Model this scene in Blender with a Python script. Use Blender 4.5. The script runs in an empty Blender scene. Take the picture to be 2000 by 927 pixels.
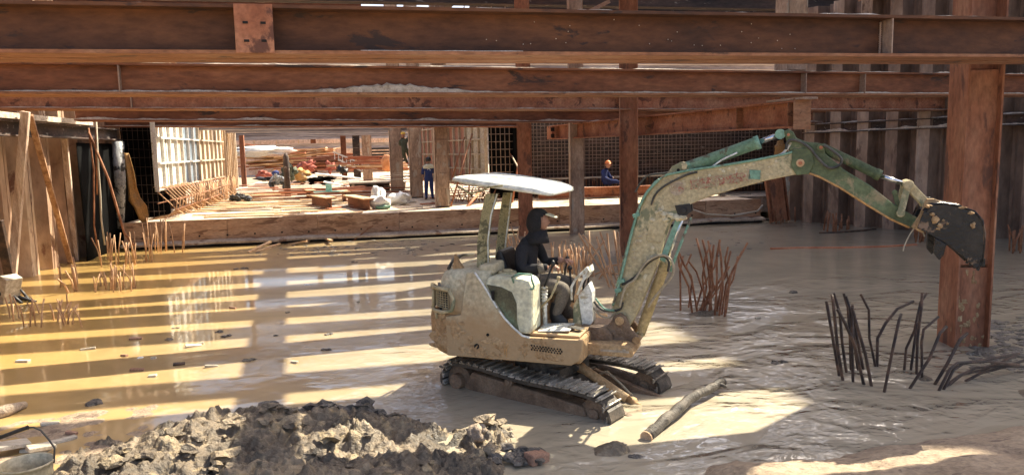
import bpy, bmesh, math, random
import numpy as np
from mathutils import Vector, Matrix, noise
R_ = math.radians
random.seed(7)
SC = bpy.context.scene
COL = SC.collection
# ------------------------------------------------------------------ camera
F = 1450.0
cam = bpy.data.cameras.new('camera'); camo = bpy.data.objects.new('camera', cam); COL.objects.link(camo)
cam.sensor_width = 36; cam.lens = F / 2000 * 36; cam.clip_end = 1000; cam.clip_start = 0.05
CR = Matrix.Rotation(R_(-11.5), 3, 'Z') @ Matrix.Rotation(R_(90 - 6.9), 3, 'X') @ Matrix.Rotation(R_(-1.2), 3, 'Z')
CP = Vector((0, 0, 2.7))
camo.matrix_world = Matrix.Translation(CP) @ CR.to_4x4()
SC.camera = camo
# ------------------------------------------------------------------ world, sun, exposure
KX, KY = 0.74, 0.43
sunv = Vector((KX, KY, 1)).normalized()
w = bpy.data.worlds.new('World'); SC.world = w; w.use_nodes = True
nt = w.node_tree; bg = nt.nodes['Background']
sk = nt.nodes.new('ShaderNodeTexSky'); sk.sky_type = 'NISHITA'; sk.sun_disc = False
sk.sun_elevation = math.asin(sunv.z); sk.sun_rotation = math.atan2(sunv.x, sunv.y)
sk.air_density = 0.8; sk.dust_density = 5.0; sk.ozone_density = 0.2
nt.links.new(sk.outputs[0], bg.inputs[0]); bg.inputs[1].default_value = 0.145
sl = bpy.data.lights.new('sun', 'SUN'); sl.energy = 5.0; sl.angle = R_(0.5); sl.color = (1.0, 0.91, 0.72)
so = bpy.data.objects.new('sun', sl); COL.objects.link(so)
so.rotation_euler = sunv.to_track_quat('Z', 'Y').to_euler(); so.location = (10, 10, 30)
SC.view_settings.view_transform = 'Standard'; SC.view_settings.look = 'None'
SC.view_settings.exposure = 1.44; SC.view_settings.gamma = 1
# ------------------------------------------------------------------ pixel -> point helpers (a chosen real depth each time)
def ray(u, v): return CR @ Vector(((u - 1000) / F, -(v - 463.5) / F, -1))
def G(u, v, z=0.0): d = ray(u, v); return CP + d * ((z - CP.z) / d.z)
def PY(u, v, y): d = ray(u, v); return CP + d * (y / d.y)
# ------------------------------------------------------------------ materials
def mat(name, c1, c2, c3=None, sc=4, rough=0.8, metal=0, bump=0.3, bsc=25, stretch=(1, 1, 1), spots=None, spot_amt=0.35, spot_sc=6, coat=0, det=6, spec=0.4, bd=0.02, zmix=None):
    m = bpy.data.materials.new(name); m.use_nodes = True
    n = m.node_tree.nodes; L = m.node_tree.links; b = n['Principled BSDF']
    tc = n.new('ShaderNodeTexCoord'); mp = n.new('ShaderNodeMapping'); mp.inputs['Scale'].default_value = stretch
    L.new(tc.outputs['Object'], mp.inputs[0])
    oi = n.new('ShaderNodeObjectInfo'); va = n.new('ShaderNodeVectorMath'); va.operation = 'ADD'
    ml = n.new('ShaderNodeVectorMath'); ml.operation = 'SCALE'; ml.inputs['Scale'].default_value = 37
    cb = n.new('ShaderNodeCombineXYZ'); L.new(oi.outputs['Random'], cb.inputs[0]); L.new(oi.outputs['Random'], cb.inputs[1])
    L.new(cb.outputs[0], ml.inputs[0]); L.new(mp.outputs[0], va.inputs[0]); L.new(ml.outputs[0], va.inputs[1])
    V = va.outputs[0]
    def nz(s, d=det, dist=0.0, r=0.6):
        t = n.new('ShaderNodeTexNoise'); t.inputs['Scale'].default_value = s; t.inputs['Detail'].default_value = d
        t.inputs['Roughness'].default_value = r; t.inputs['Distortion'].default_value = dist; L.new(V, t.inputs['Vector']); return t.outputs['Fac']
    r = n.new('ShaderNodeValToRGB'); L.new(nz(sc), r.inputs[0])
    e = r.color_ramp.elements; e[0].position = 0.33; e[0].color = (*c1, 1); e[1].position = 0.68; e[1].color = (*(c3 or c2), 1)
    if c3: x = e.new(0.5); x.color = (*c2, 1)
    out = r.outputs[0]
    fine = n.new('ShaderNodeMapRange'); L.new(nz(sc * 9, 3), fine.inputs[0]); fine.inputs[1].default_value = 0.3; fine.inputs[2].default_value = 0.7
    fine.inputs[3].default_value = 0.72; fine.inputs[4].default_value = 1.25
    mu = n.new('ShaderNodeVectorMath'); mu.operation = 'SCALE'; L.new(out, mu.inputs[0]); L.new(fine.outputs[0], mu.inputs['Scale']); out = mu.outputs[0]
    if zmix:
        sx = n.new('ShaderNodeSeparateXYZ'); L.new(tc.outputs['Object'], sx.inputs[0]); ad = n.new('ShaderNodeMath'); ad.operation = 'MULTIPLY_ADD'
        L.new(nz(3.5, 6), ad.inputs[0]); ad.inputs[1].default_value = -.7; L.new(sx.outputs[2], ad.inputs[2])
        zr = n.new('ShaderNodeMapRange'); L.new(ad.outputs[0], zr.inputs[0]); zr.inputs[1].default_value = zmix[0] - .35; zr.inputs[2].default_value = zmix[1] - .35; zr.inputs[3].default_value = .9; zr.inputs[4].default_value = 0
        zx = n.new('ShaderNodeMix'); zx.data_type = 'RGBA'; L.new(zr.outputs[0], zx.inputs[0]); L.new(out, zx.inputs[6]); zx.inputs[7].default_value = (*zmix[2], 1); out = zx.outputs[2]
    if spots:
        rr = n.new('ShaderNodeValToRGB'); L.new(nz(spot_sc, 8, 0.4, 0.65), rr.inputs[0])
        p = 0.62 - spot_amt * 0.35
        rr.color_ramp.elements[0].position = p; rr.color_ramp.elements[1].position = p + 0.05
        fac = rr.outputs[0]
        mx = n.new('ShaderNodeMix'); mx.data_type = 'RGBA'; L.new(fac, mx.inputs[0])
        L.new(out, mx.inputs[6]); mx.inputs[7].default_value = (*spots, 1); out = mx.outputs[2]
    L.new(out, b.inputs['Base Color'])
    b.inputs['Roughness'].default_value = rough; b.inputs['Metallic'].default_value = metal
    b.inputs['Specular IOR Level'].default_value = spec
    if coat: b.inputs['Coat Weight'].default_value = coat; b.inputs['Coat Roughness'].default_value = 0.2
    if bump:
        bp = n.new('ShaderNodeBump'); bp.inputs['Strength'].default_value = bump; bp.inputs['Distance'].default_value = bd
        L.new(nz(bsc, 6), bp.inputs['Height']); L.new(bp.outputs[0], b.inputs['Normal'])
    return m
MT = {}
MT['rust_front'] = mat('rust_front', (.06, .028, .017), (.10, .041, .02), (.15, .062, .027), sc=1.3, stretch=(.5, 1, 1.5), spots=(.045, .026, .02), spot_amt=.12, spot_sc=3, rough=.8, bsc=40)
MT['rust_mid'] = mat('rust_mid', (.12, .045, .023), (.22, .083, .04), (.30, .125, .062), sc=1.2, stretch=(.45, 1, 1.6), spots=(.06, .035, .028), spot_amt=.08, spot_sc=2.2)
MT['rust_red'] = mat('rust_red', (.24, .085, .04), (.34, .135, .07), (.42, .20, .11), sc=2.2, spots=(.13, .055, .035), spot_amt=.12, spot_sc=2.6)
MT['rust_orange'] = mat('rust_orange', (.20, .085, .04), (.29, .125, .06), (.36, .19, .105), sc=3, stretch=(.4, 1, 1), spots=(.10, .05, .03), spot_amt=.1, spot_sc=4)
MT['rust_dark'] = mat('rust_dark', (.035, .03, .03), (.07, .05, .042), (.13, .08, .06), sc=1.5, stretch=(.4, 1, 1.5), spots=(.28, .24, .2), spot_amt=.05, spot_sc=5)
MT['col_tan'] = mat('col_tan', (.21, .14, .10), (.34, .235, .165), (.46, .34, .25), sc=2.5, stretch=(1, 1, .4), spots=(.38, .33, .27), spot_amt=.15, spot_sc=3)
MT['col_rust'] = mat('col_rust', (.22, .085, .042), (.33, .135, .07), (.41, .20, .11), sc=2.5, stretch=(1, 1, .35), spots=(.15, .07, .045), spot_amt=.12, spot_sc=3, bump=.2)
MT['crust'] = mat('crust', (.34, .27, .20), (.52, .44, .35), (.62, .55, .46), sc=8, rough=.95, bump=.8, bsc=30)
MT['weld'] = mat('weld', (.30, .2, .15), (.42, .3, .22), sc=20, bump=.8)
MT['hole'] = mat('hole', (.01, .008, .007), (.015, .012, .01), bump=0)
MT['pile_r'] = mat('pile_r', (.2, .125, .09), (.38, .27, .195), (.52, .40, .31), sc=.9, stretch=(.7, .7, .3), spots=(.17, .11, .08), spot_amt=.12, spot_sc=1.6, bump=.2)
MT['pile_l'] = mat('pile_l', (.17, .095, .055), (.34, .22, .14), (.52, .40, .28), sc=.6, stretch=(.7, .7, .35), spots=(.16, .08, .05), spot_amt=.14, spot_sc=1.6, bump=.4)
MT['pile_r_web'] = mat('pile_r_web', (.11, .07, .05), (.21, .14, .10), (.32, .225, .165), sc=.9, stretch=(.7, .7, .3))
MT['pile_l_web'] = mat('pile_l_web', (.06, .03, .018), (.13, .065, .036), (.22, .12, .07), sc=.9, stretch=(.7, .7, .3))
MT['membrane'] = mat('membrane', (.004, .004, .004), (.008, .008, .008), sc=2, rough=.9, bump=.3, bsc=4, bd=.03, spec=.03)
MT['formply'] = mat('formply', (.30, .17, .095), (.42, .26, .16), (.50, .34, .22), sc=1.8, stretch=(.5, 1, 2), spots=(.2, .11, .065), spot_amt=.16, spot_sc=3, bump=.2)
MT['slab'] = mat('slab', (.36, .28, .2), (.52, .42, .31), (.64, .54, .42), sc=1.2, spots=(.25, .17, .11), spot_amt=.22, spot_sc=1.6, rough=.95)
MT['concrete'] = mat('concrete', (.30, .24, .19), (.42, .35, .28), (.5, .43, .35), sc=1.5, spots=(.2, .12, .08), spot_amt=.15, spot_sc=1.5)
MT['board'] = mat('board', (.42, .24, .12), (.58, .38, .21), (.70, .52, .33), sc=2, stretch=(1, 6, 6), bump=.3)
MT['board_grey'] = mat('board_grey', (.30, .25, .19), (.46, .4, .31), (.62, .56, .46), sc=2, stretch=(1, 6, 6), bump=.3)
MT['prop_pale'] = mat('prop_pale', (.30, .2, .14), (.46, .34, .25), (.6, .5, .4), sc=2, stretch=(5, 5, .6), bump=.3)
MT['prop_brown'] = mat('prop_brown', (.2, .1, .05), (.36, .2, .11), (.5, .33, .2), sc=2, stretch=(5, 5, .6), bump=.3)
MT['board_red'] = mat('board_red', (.30, .10, .05), (.42, .16, .08), (.5, .24, .14), sc=2, stretch=(1, 6, 6))
MT['peach'] = mat('peach', (.55, .36, .25), (.66, .48, .36), sc=1, bump=.1)
MT['alu'] = mat('alu', (.52, .5, .46), (.66, .64, .6), sc=3, rough=.5, bump=.2)
MT['panel_blue'] = mat('panel_blue', (.13, .17, .21), (.22, .27, .32), sc=2, rough=.5)
MT['panel_tan'] = mat('panel_tan', (.42, .34, .24), (.55, .46, .35), sc=2)
MT['panel_red'] = mat('panel_red', (.28, .13, .09), (.4, .2, .14), sc=2)
MT['rib_tan'] = mat('rib_tan', (.38, .30, .21), (.5, .42, .32), sc=4)
MT['rebar'] = mat('rebar', (.15, .06, .03), (.27, .115, .055), (.36, .18, .1), sc=6, bump=.4, bsc=80)
MT['rebar_tan'] = mat('rebar_tan', (.32, .17, .09), (.44, .26, .14), (.55, .36, .22), sc=6)
MT['rebar_wet'] = mat('rebar_wet', (.018, .012, .01), (.05, .028, .018), (.15, .08, .045), sc=5, bump=.4, bsc=80, rough=.5)
MT['rebar_grey'] = mat('rebar_grey', (.2, .14, .11), (.34, .25, .20), sc=3)
MT['mudstone'] = mat('mudstone', (.20, .155, .115), (.34, .26, .185), (.42, .33, .24), sc=6, bump=1, bsc=14, bd=.04)
MT['clod'] = mat('clod', (.06, .052, .045), (.13, .11, .09), (.22, .185, .145), sc=6, bump=1, bsc=18, bd=.04, rough=.6)
MT['brick'] = mat('brick', (.26, .14, .09), (.36, .21, .14), sc=6)
MT['log'] = mat('log', (.025, .02, .016), (.06, .048, .037), (.16, .135, .105), sc=5, stretch=(1, 1, 1), bump=1, bsc=22, bd=.03, rough=.6)
MT['logend'] = mat('logend', (.42, .26, .14), (.55, .38, .24), sc=10)
MT['body'] = mat('body', (.44, .36, .23), (.56, .49, .33), (.58, .56, .40), sc=2.6, zmix=(.85, 1.2, (.42, .27, .135)), spots=(.36, .26, .15), spot_amt=.15, spot_sc=1.7, bump=.5, bsc=22, rough=.75)
MT['bodymud'] = mat('bodymud', (.30, .18, .085), (.42, .27, .135), (.52, .37, .21), sc=3.5, bump=1, bsc=14, bd=.03, rough=.85)
MT['tank'] = mat('tank', (.56, .53, .36), (.68, .66, .49), (.72, .70, .56), sc=2.2, spots=(.10, .34, .25), spot_amt=.16, spot_sc=2.2, bump=.4, rough=.55)
MT['tankdark'] = mat('tankdark', (.065, .06, .035), (.12, .11, .06), (.16, .22, .13), sc=6, rough=.5)
MT['teal'] = mat('teal', (.12, .26, .185), (.18, .33, .24), (.27, .41, .31), sc=4, spots=(.13, .11, .075), spot_amt=.2, spot_sc=4, rough=.5, bump=.3)
MT['boom'] = mat('boom', (.36, .29, .16), (.47, .39, .23), (.52, .45, .28), sc=3.2, spots=(.22, .22, .13), spot_amt=.16, spot_sc=3.2, bump=.8, bsc=20, bd=.02, rough=.8)
MT['stick'] = mat('stick', (.06, .08, .038), (.11, .14, .065), (.16, .21, .11), sc=3, spots=(.28, .23, .13), spot_amt=.22, spot_sc=3, bump=.6, rough=.6)
MT['redpaint'] = mat('redpaint', (.38, .13, .09), (.46, .2, .14), sc=12, spots=(.42, .34, .22), spot_amt=.5, spot_sc=30)
MT['chrome'] = mat('chrome', (.55, .56, .58), (.66, .67, .7), sc=3, metal=1, rough=.2, bump=0)
MT['canopy'] = mat('canopy', (.60, .62, .56), (.72, .74, .68), sc=2, spots=(.45, .42, .32), spot_amt=.12, spot_sc=5, bump=.15, rough=.4)
MT['post'] = mat('post', (.25, .22, .11), (.34, .30, .16), (.42, .40, .25), sc=6, spots=(.12, .11, .06), spot_amt=.3, spot_sc=12, bump=.5)
MT['black'] = mat('black', (.012, .012, .013), (.03, .028, .027), sc=5, rough=.45, bump=.2)
MT['bucket'] = mat('bucket', (.006, .006, .007), (.012, .011, .011), (.035, .028, .022), sc=2.5, spots=(.20, .13, .085), spot_amt=.2, spot_sc=4, rough=.22, bump=.5)
MT['track'] = mat('track', (.03, .026, .022), (.07, .056, .042), (.16, .125, .09), sc=5, rough=.5, bump=.6)
MT['shoe'] = mat('shoe', (.12, .10, .08), (.30, .27, .22), (.5, .46, .4), sc=5, rough=.3, metal=.3, bump=.4)
MT['trackmud'] = mat('trackmud', (.13, .082, .05), (.2, .13, .08), (.26, .18, .115), sc=5, bump=1, bsc=14, bd=.03, rough=.5)
MT['whitepanel'] = mat('whitepanel', (.62, .62, .56), (.74, .74, .68), sc=3, spots=(.38, .33, .23), spot_amt=.2, spot_sc=5, rough=.5)
MT['hose'] = mat('hose', (.03, .03, .028), (.09, .08, .065), sc=8, rough=.5)
MT['hosemud'] = mat('hosemud', (.3, .25, .17), (.4, .34, .24), sc=8)
MT['cloth_black'] = mat('cloth_black', (.012, .012, .014), (.024, .023, .027), sc=8, rough=.9, bump=.3, bsc=12)
MT['cloth_grey'] = mat('cloth_grey', (.10, .085, .07), (.17, .145, .115), sc=6, rough=.9, bump=.4, bsc=10)
MT['cloth_blue'] = mat('cloth_blue', (.02, .035, .12), (.03, .05, .17), sc=6, rough=.9, bump=.4, bsc=10)
MT['cloth_cream'] = mat('cloth_cream', (.55, .55, .42), (.65, .65, .5), sc=6, rough=.9)
MT['cloth_green'] = mat('cloth_green', (.05, .06, .04), (.09, .10, .065), sc=6, rough=.9)
MT['cloth_yellow'] = mat('cloth_yellow', (.5, .38, .12), (.6, .46, .18), sc=6, rough=.9)
MT['cloth_plaid'] = mat('cloth_plaid', (.05, .07, .11), (.22, .24, .27), (.45, .45, .42), sc=18, rough=.9)
MT['cloth_pink'] = mat('cloth_pink', (.28, .07, .05), (.42, .14, .10), sc=6, rough=.9)
MT['skin'] = mat('skin', (.36, .19, .125), (.42, .23, .155), sc=10, rough=.6, bump=.1)
MT['helmet_yellow'] = mat('helmet_yellow', (.75, .45, .05), (.8, .5, .07), bump=0, rough=.4)
MT['helmet_orange'] = mat('helmet_orange', (.75, .22, .06), (.8, .26, .08), bump=0, rough=.4)
MT['white'] = mat('white', (.7, .7, .68), (.8, .8, .78), rough=.5, bump=.3, bsc=10)
MT['teal_board'] = mat('teal_board', (.3, .62, .52), (.36, .68, .58))
MT['cloth_tan'] = mat('cloth_tan', (.38, .2, .07), (.5, .28, .1), (.35, .24, .15), sc=3, rough=.9)
MT['pipe_grey'] = mat('pipe_grey', (.25, .26, .27), (.45, .46, .46), sc=3, spots=(.03, .03, .03), spot_amt=.3, spot_sc=4, rough=.5)
MT['pail'] = mat('pail', (.30, .24, .14), (.44, .36, .22), (.5, .43, .29), sc=3, rough=.45, bump=.3)
MT['pail_in'] = mat('pail_in', (.2, .12, .06), (.32, .21, .11), sc=6, rough=.6)
MT['rope'] = mat('rope', (.4, .36, .28), (.5, .45, .36), sc=20)
MT['far'] = mat('far', (.24, .2, .18), (.38, .33, .30), (.5, .45, .42), sc=.6, stretch=(.3, 1, 2))  # greyed and lightened so that distance haze sits in the colour
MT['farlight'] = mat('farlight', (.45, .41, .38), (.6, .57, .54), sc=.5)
MT['brush'] = mat('brush', (.33, .2, .11), (.5, .34, .2), sc=2)
MT['crane_yel'] = mat('crane_yel', (.5, .2, .08), (.6, .28, .12))

def ground_mat(name, cols, sc, bump, bsc, rough=.9, patch=None, bd=.05):
    return mat(name, *cols, sc=sc, bump=bump, bsc=bsc, rough=rough, bd=bd, spots=patch, spot_amt=.25, spot_sc=1.2)
MT['mud'] = mat('mud', (.055, .043, .03), (.145, .11, .073), (.33, .25, .155), sc=1.7, bump=1, bsc=16, bd=.05, spots=(.30, .225, .13), spot_amt=.16, spot_sc=2.4, rough=.5, spec=.5)
MT['sand'] = mat('sand', (.22, .16, .11), (.31, .23, .155), (.37, .28, .19), sc=2.5, bump=1, bsc=14, bd=.035, spots=(.17, .12, .085), spot_amt=.1, spot_sc=4)
MT['pitfloor'] = mat('pitfloor', (.2, .15, .1), (.3, .22, .15), sc=1)

def water_mat():
    m = bpy.data.materials.new('muddy_water'); m.use_nodes = True
    n = m.node_tree.nodes; L = m.node_tree.links; b = n['Principled BSDF']
    tc = n.new('ShaderNodeTexCoord'); O = tc.outputs['Object']
    def nz(s, d, st=(1, 1, 1), dist=0.0, r=.5, rot=0):
        mp = n.new('ShaderNodeMapping'); mp.inputs['Scale'].default_value = st; mp.inputs['Rotation'].default_value = (0, 0, rot); L.new(O, mp.inputs[0])
        t = n.new('ShaderNodeTexNoise'); t.inputs['Scale'].default_value = s; t.inputs['Detail'].default_value = d; t.inputs['Roughness'].default_value = r
        t.inputs['Distortion'].default_value = dist; L.new(mp.outputs[0], t.inputs['Vector']); return t.outputs['Fac']
    def rng(x, a, bb, c=0.0, d=1.0):
        q = n.new('ShaderNodeMapRange'); L.new(x, q.inputs[0]); q.inputs[1].default_value = a; q.inputs[2].default_value = bb; q.inputs[3].default_value = c; q.inputs[4].default_value = d; return q.outputs[0]
    def mth(op, x, y):
        q = n.new('ShaderNodeMath'); q.operation = op
        for i, z in enumerate((x, y)):
            if isinstance(z, (int, float)): q.inputs[i].default_value = z
            else: L.new(z, q.inputs[i])
        return q.outputs[0]
    sx = n.new('ShaderNodeSeparateXYZ'); L.new(O, sx.inputs[0]); X, Y = sx.outputs[0], sx.outputs[1]
    # base colour: ochre at the left wall, grey tan in the middle and right
    wob = nz(.25, 3)
    xs = mth('ADD', X, mth('MULTIPLY', mth('SUBTRACT', wob, .5), 5.0))
    left = rng(xs, 1.0, -4.5)
    mx = n.new('ShaderNodeMix'); mx.data_type = 'RGBA'; L.new(left, mx.inputs[0])
    mx.inputs[6].default_value = (.37, .315, .225, 1); mx.inputs[7].default_value = (.47, .30, .10, 1)
    v = rng(nz(.8, 6, dist=1.5, r=.6), .3, .7, .86, 1.1)
    sc = n.new('ShaderNodeVectorMath'); sc.operation = 'SCALE'; L.new(mx.outputs[2], sc.inputs[0]); L.new(v, sc.inputs['Scale'])
    L.new(sc.outputs[0], b.inputs['Base Color'])
    # ripples: calm at the left and far, lively near and to the right
    m1 = rng(xs, -1.5, 3.0, 0.05, 1.0); m2 = rng(Y, 14.0, 8.0, 0.03, 1.0)
    mask = mth('MULTIPLY', m1, m2)
    patch = rng(nz(.55, 3, (1, 1.8, 1), .6), .38, .56, .12, 1.0)
    mask = mth('MULTIPLY', mask, patch)
    rip = mth('ADD', mth('MULTIPLY', nz(2.6, 1, (1, 1.15, 1), .5, .5, .30), 1.0), mth('MULTIPLY', nz(7.0, 1.5, (1, 1.3, 1), .8, .5, -.2), .30))
    calm = mth('MULTIPLY', nz(1.4, 2, (1, 1.6, 1), .5), .012)
    h = mth('ADD', mth('MULTIPLY', rip, mask), calm)
    def bump(hh, dist):
        bp = n.new('ShaderNodeBump'); bp.inputs['Strength'].default_value = 1.0; bp.inputs['Distance'].default_value = dist
        L.new(hh, bp.inputs['Height']); return bp.outputs[0]
    nrm = bump(h, .075)
    L.new(bump(h, .012), b.inputs['Normal']); b.inputs['Roughness'].default_value = .5; b.inputs['Specular IOR Level'].default_value = .1
    gl = n.new('ShaderNodeBsdfGlossy'); gl.inputs['Roughness'].default_value = .05; L.new(nrm, gl.inputs['Normal'])
    fr = n.new('ShaderNodeFresnel'); fr.inputs['IOR'].default_value = 1.65; L.new(nrm, fr.inputs['Normal'])
    ms = n.new('ShaderNodeMixShader'); L.new(fr.outputs[0], ms.inputs[0]); L.new(b.outputs[0], ms.inputs[1]); L.new(gl.outputs[0], ms.inputs[2])
    L.new(ms.outputs[0], n['Material Output'].inputs['Surface'])
    return m
MT['water'] = water_mat()
# ------------------------------------------------------------------ mesh builder
class MB:
    def __init__(s): s.v = []; s.f = []; s.m = []; s.sm = []
    def add(s, vs, fs, mi=0, smooth=False):
        o = len(s.v); s.v += [tuple(x) for x in vs]; s.f += [tuple(i + o for i in f) for f in fs]; s.m += [mi] * len(fs); s.sm += [smooth] * len(fs); return s
    def box(s, c, sz, rz=0, ry=0, rx=0, mi=0):
        Mx = Matrix.Rotation(rz, 3, 'Z') @ Matrix.Rotation(ry, 3, 'Y') @ Matrix.Rotation(rx, 3, 'X')
        vs = [Vector(c) + Mx @ Vector((x * sz[0] / 2, y * sz[1] / 2, z * sz[2] / 2)) for z in (-1, 1) for y in (-1, 1) for x in (-1, 1)]
        return s.add(vs, [(0, 2, 3, 1), (4, 5, 7, 6), (0, 1, 5, 4), (2, 6, 7, 3), (0, 4, 6, 2), (1, 3, 7, 5)], mi)
    def bar(s, p0, p1, wd, hd, up=(0, 0, 1), off=(0, 0), mi=0, seg=1):
        p0, p1 = Vector(p0), Vector(p1); d = (p1 - p0).normalized(); up = Vector(up)
        if abs(d.dot(up)) > .98: up = Vector((0, 1, 0))
        sd = d.cross(up).normalized(); u = sd.cross(d).normalized()
        a, b = wd / 2, hd / 2; vs = []
        for k in range(seg + 1):
            q = p0.lerp(p1, k / seg) + sd * off[0] + u * off[1]
            vs += [q - sd * a - u * b, q + sd * a - u * b, q + sd * a + u * b, q - sd * a + u * b]
        fs = [(3, 2, 1, 0)]
        for k in range(seg):
            o = 4 * k
            fs += [(o + i, o + (i + 1) % 4, o + 4 + (i + 1) % 4, o + 4 + i) for i in range(4)]
        o = 4 * seg; fs += [(o, o + 1, o + 2, o + 3)]
        return s.add(vs, fs, mi)
    def hbeam(s, p0, p1, H, B, up=(0, 0, 1), tf=.03, tw=.022, mi=0):
        """p0,p1: centre of the bottom of the section"""
        s.bar(p0, p1, B, tf, up, (0, tf / 2), mi)
        s.bar(p0, p1, B, tf, up, (0, H - tf / 2), mi)
        s.bar(p0, p1, tw, H - 2 * tf, up, (0, H / 2), mi); return s
    def tube(s, pts, r, n=8, mi=0, caps=True, smooth=True):
        pts = [Vector(p) for p in pts]; rs = r if isinstance(r, (list, tuple)) else [r] * len(pts)
        vs = []; prev = None
        for i, p in enumerate(pts):
            d = (pts[min(i + 1, len(pts) - 1)] - pts[max(i - 1, 0)]).normalized()
            if prev is None:
                a = Vector((0, 0, 1)) if abs(d.z) < .9 else Vector((1, 0, 0)); x = d.cross(a).normalized()
            else: x = (prev - d * prev.dot(d)).normalized()
            prev = x; y = d.cross(x)
            for k in range(n):
                t = 2 * math.pi * k / n; vs.append(p + (x * math.cos(t) + y * math.sin(t)) * rs[i])
        fs = []
        for i in range(len(pts) - 1):
            for k in range(n):
                k2 = (k + 1) % n; fs.append((i * n + k, i * n + k2, (i + 1) * n + k2, (i + 1) * n + k))
        s.add(vs, fs, mi, smooth)
        if caps:
            o = len(s.v) - len(vs); s.f += [tuple(o + k for k in reversed(range(n))), tuple(o + (len(pts) - 1) * n + k for k in range(n))]; s.m += [mi, mi]; s.sm += [False, False]
        return s
    def prism(s, poly, fn, t0, t1, mi=0):
        """poly: (a,b) list; fn(a,b,t)->3d"""
        n = len(poly); vs = [fn(a, b, t0) for a, b in poly] + [fn(a, b, t1) for a, b in poly]
        fs = [tuple(range(n)), tuple(reversed(range(n, 2 * n)))] + [(i, n + i, n + (i + 1) % n, (i + 1) % n) for i in range(n)]
        return s.add(vs, fs, mi)
    def loft(s, rings, mi=0, smooth=True, caps=True):
        n = len(rings[0]); vs = [p for r in rings for p in r]; fs = []
        for i in range(len(rings) - 1):
            for k in range(n):
                k2 = (k + 1) % n; fs.append((i * n + k, i * n + k2, (i + 1) * n + k2, (i + 1) * n + k))
        o = len(s.v); s.add(vs, fs, mi, smooth)
        if caps: s.f += [tuple(o + k for k in reversed(range(n))), tuple(o + (len(rings) - 1) * n + k for k in range(n))]; s.m += [mi] * 2; s.sm += [False] * 2
        return s
    def blob(s, c, r, seed=0, n=2, amp=.25, fr=2.0, mi=0, flat=None):
        bm = bmesh.new(); bmesh.ops.create_icosphere(bm, subdivisions=n, radius=1)
        vs = []
        for v in bm.verts:
            p = v.co.copy(); k = 1 + amp * noise.fractal(p * fr + Vector((seed * 3.1, seed, -seed)), 1, 2, 3) * 1.6
            q = Vector((p.x * r[0] * k, p.y * r[1] * k, p.z * r[2] * k))
            vs.append(Vector(c) + q)
        fs = [tuple(v.index for v in f.verts) for f in bm.faces]; bm.free()
        return s.add(vs, fs, mi, n > 2)
    def build(s, name, mats, parent=None, bevel=0, loc=None, rot=None, smooth=None, norm=True):
        me = bpy.data.meshes.new(name); me.from_pydata(s.v, [], s.f)
        if isinstance(mats, str): mats = [mats]
        for x in mats: me.materials.append(MT[x])
        me.polygons.foreach_set('material_index', s.m); me.polygons.foreach_set('use_smooth', s.sm if smooth is None else [smooth] * len(s.f))
        if norm:
            bm = bmesh.new(); bm.from_mesh(me); bmesh.ops.recalc_face_normals(bm, faces=bm.faces); bm.to_mesh(me); bm.free()
        me.update()
        o = bpy.data.objects.new(name, me); COL.objects.link(o)
        if parent: o.parent = parent
        if loc is not None: o.location = loc
        if rot is not None: o.rotation_euler = rot
        if bevel:
            b = o.modifiers.new('bevel', 'BEVEL'); b.width = bevel; b.segments = 2; b.limit_method = 'ANGLE'; b.angle_limit = R_(35)
        return o
def tag(o, label, cat, group=None, kind=None):
    o['label'] = label; o['category'] = cat
    if group: o['group'] = group
    if kind: o['kind'] = kind
    return o
def struct(o): o['kind'] = 'structure'; return o
def thing(name, label, cat, loc=(0, 0, 0), rz=0, group=None):
    o = bpy.data.objects.new(name, None); COL.objects.link(o); o.location = loc; o.rotation_euler = (0, 0, rz); o.empty_display_size = .2
    return tag(o, label, cat, group)
def dup(root, loc, rz, label=None, sc=None):
    r = root.copy(); COL.objects.link(r); r.location = loc; r.rotation_euler = (0, 0, rz)
    if label: r['label'] = label
    if sc: r.scale = sc
    for ch in list(root.children):
        c = ch.copy(); COL.objects.link(c); c.parent = r
        for g in list(ch.children):
            d = g.copy(); COL.objects.link(d); d.parent = c
    return r
def crust(p0, p1, wd, h, seed, name='dried_mud', parent=None, peaks=()):
    """a lumpy ridge of dried mud lying along a flange; p0,p1 on the surface"""
    p0, p1 = Vector(p0), Vector(p1); L = (p1 - p0).length; n = int(L / .07); d = (p1 - p0).normalized(); sd = d.cross(Vector((0, 0, 1))).normalized()
    m = MB(); rings = []
    for i in range(n + 1):
        t = i / n; q = p0.lerp(p1, t)
        k = noise.fractal(Vector((t * L * 1.1, seed, 0)), 1, 2, 4)
        hh = max(.006, h * (.55 + 1.0 * k))
        for (pt, pw, ph) in peaks: hh += ph * math.exp(-((t - pt) / pw) ** 2)
        hh *= .8 + .4 * random.random()
        ww = wd * (.5 + .35 * noise.noise(Vector((t * L * 2, seed + 9, 1))))
        rings.append([q - sd * ww, q - sd * ww * .75 + Vector((0, 0, hh * .8)), q + Vector((0, 0, hh)), q + sd * ww * .75 + Vector((0, 0, hh * .8)), q + sd * ww])
    m.loft(rings, 0, False)
    return m.build(name, 'crust', parent)
def grid(name, matn, x0, x1, y0, y1, hf, step, skip=None):
    nx = int((x1 - x0) / step) + 1; ny = int((y1 - y0) / step) + 1
    vs = []; fs = []; hs = []
    for j in range(ny):
        for i in range(nx):
            x = x0 + (x1 - x0) * i / (nx - 1); y = y0 + (y1 - y0) * j / (ny - 1); z = hf(x, y); vs.append((x, y, z)); hs.append(z)
    for j in range(ny - 1):
        for i in range(nx - 1):
            a = j * nx + i
            if max(hs[a], hs[a + 1], hs[a + nx], hs[a + nx + 1]) < -.13: continue
            fs.append((a, a + 1, a + nx + 1, a + nx))
    m = MB(); m.add(vs, fs, 0, True)
    o = m.build(name, matn, norm=False); return o
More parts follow.
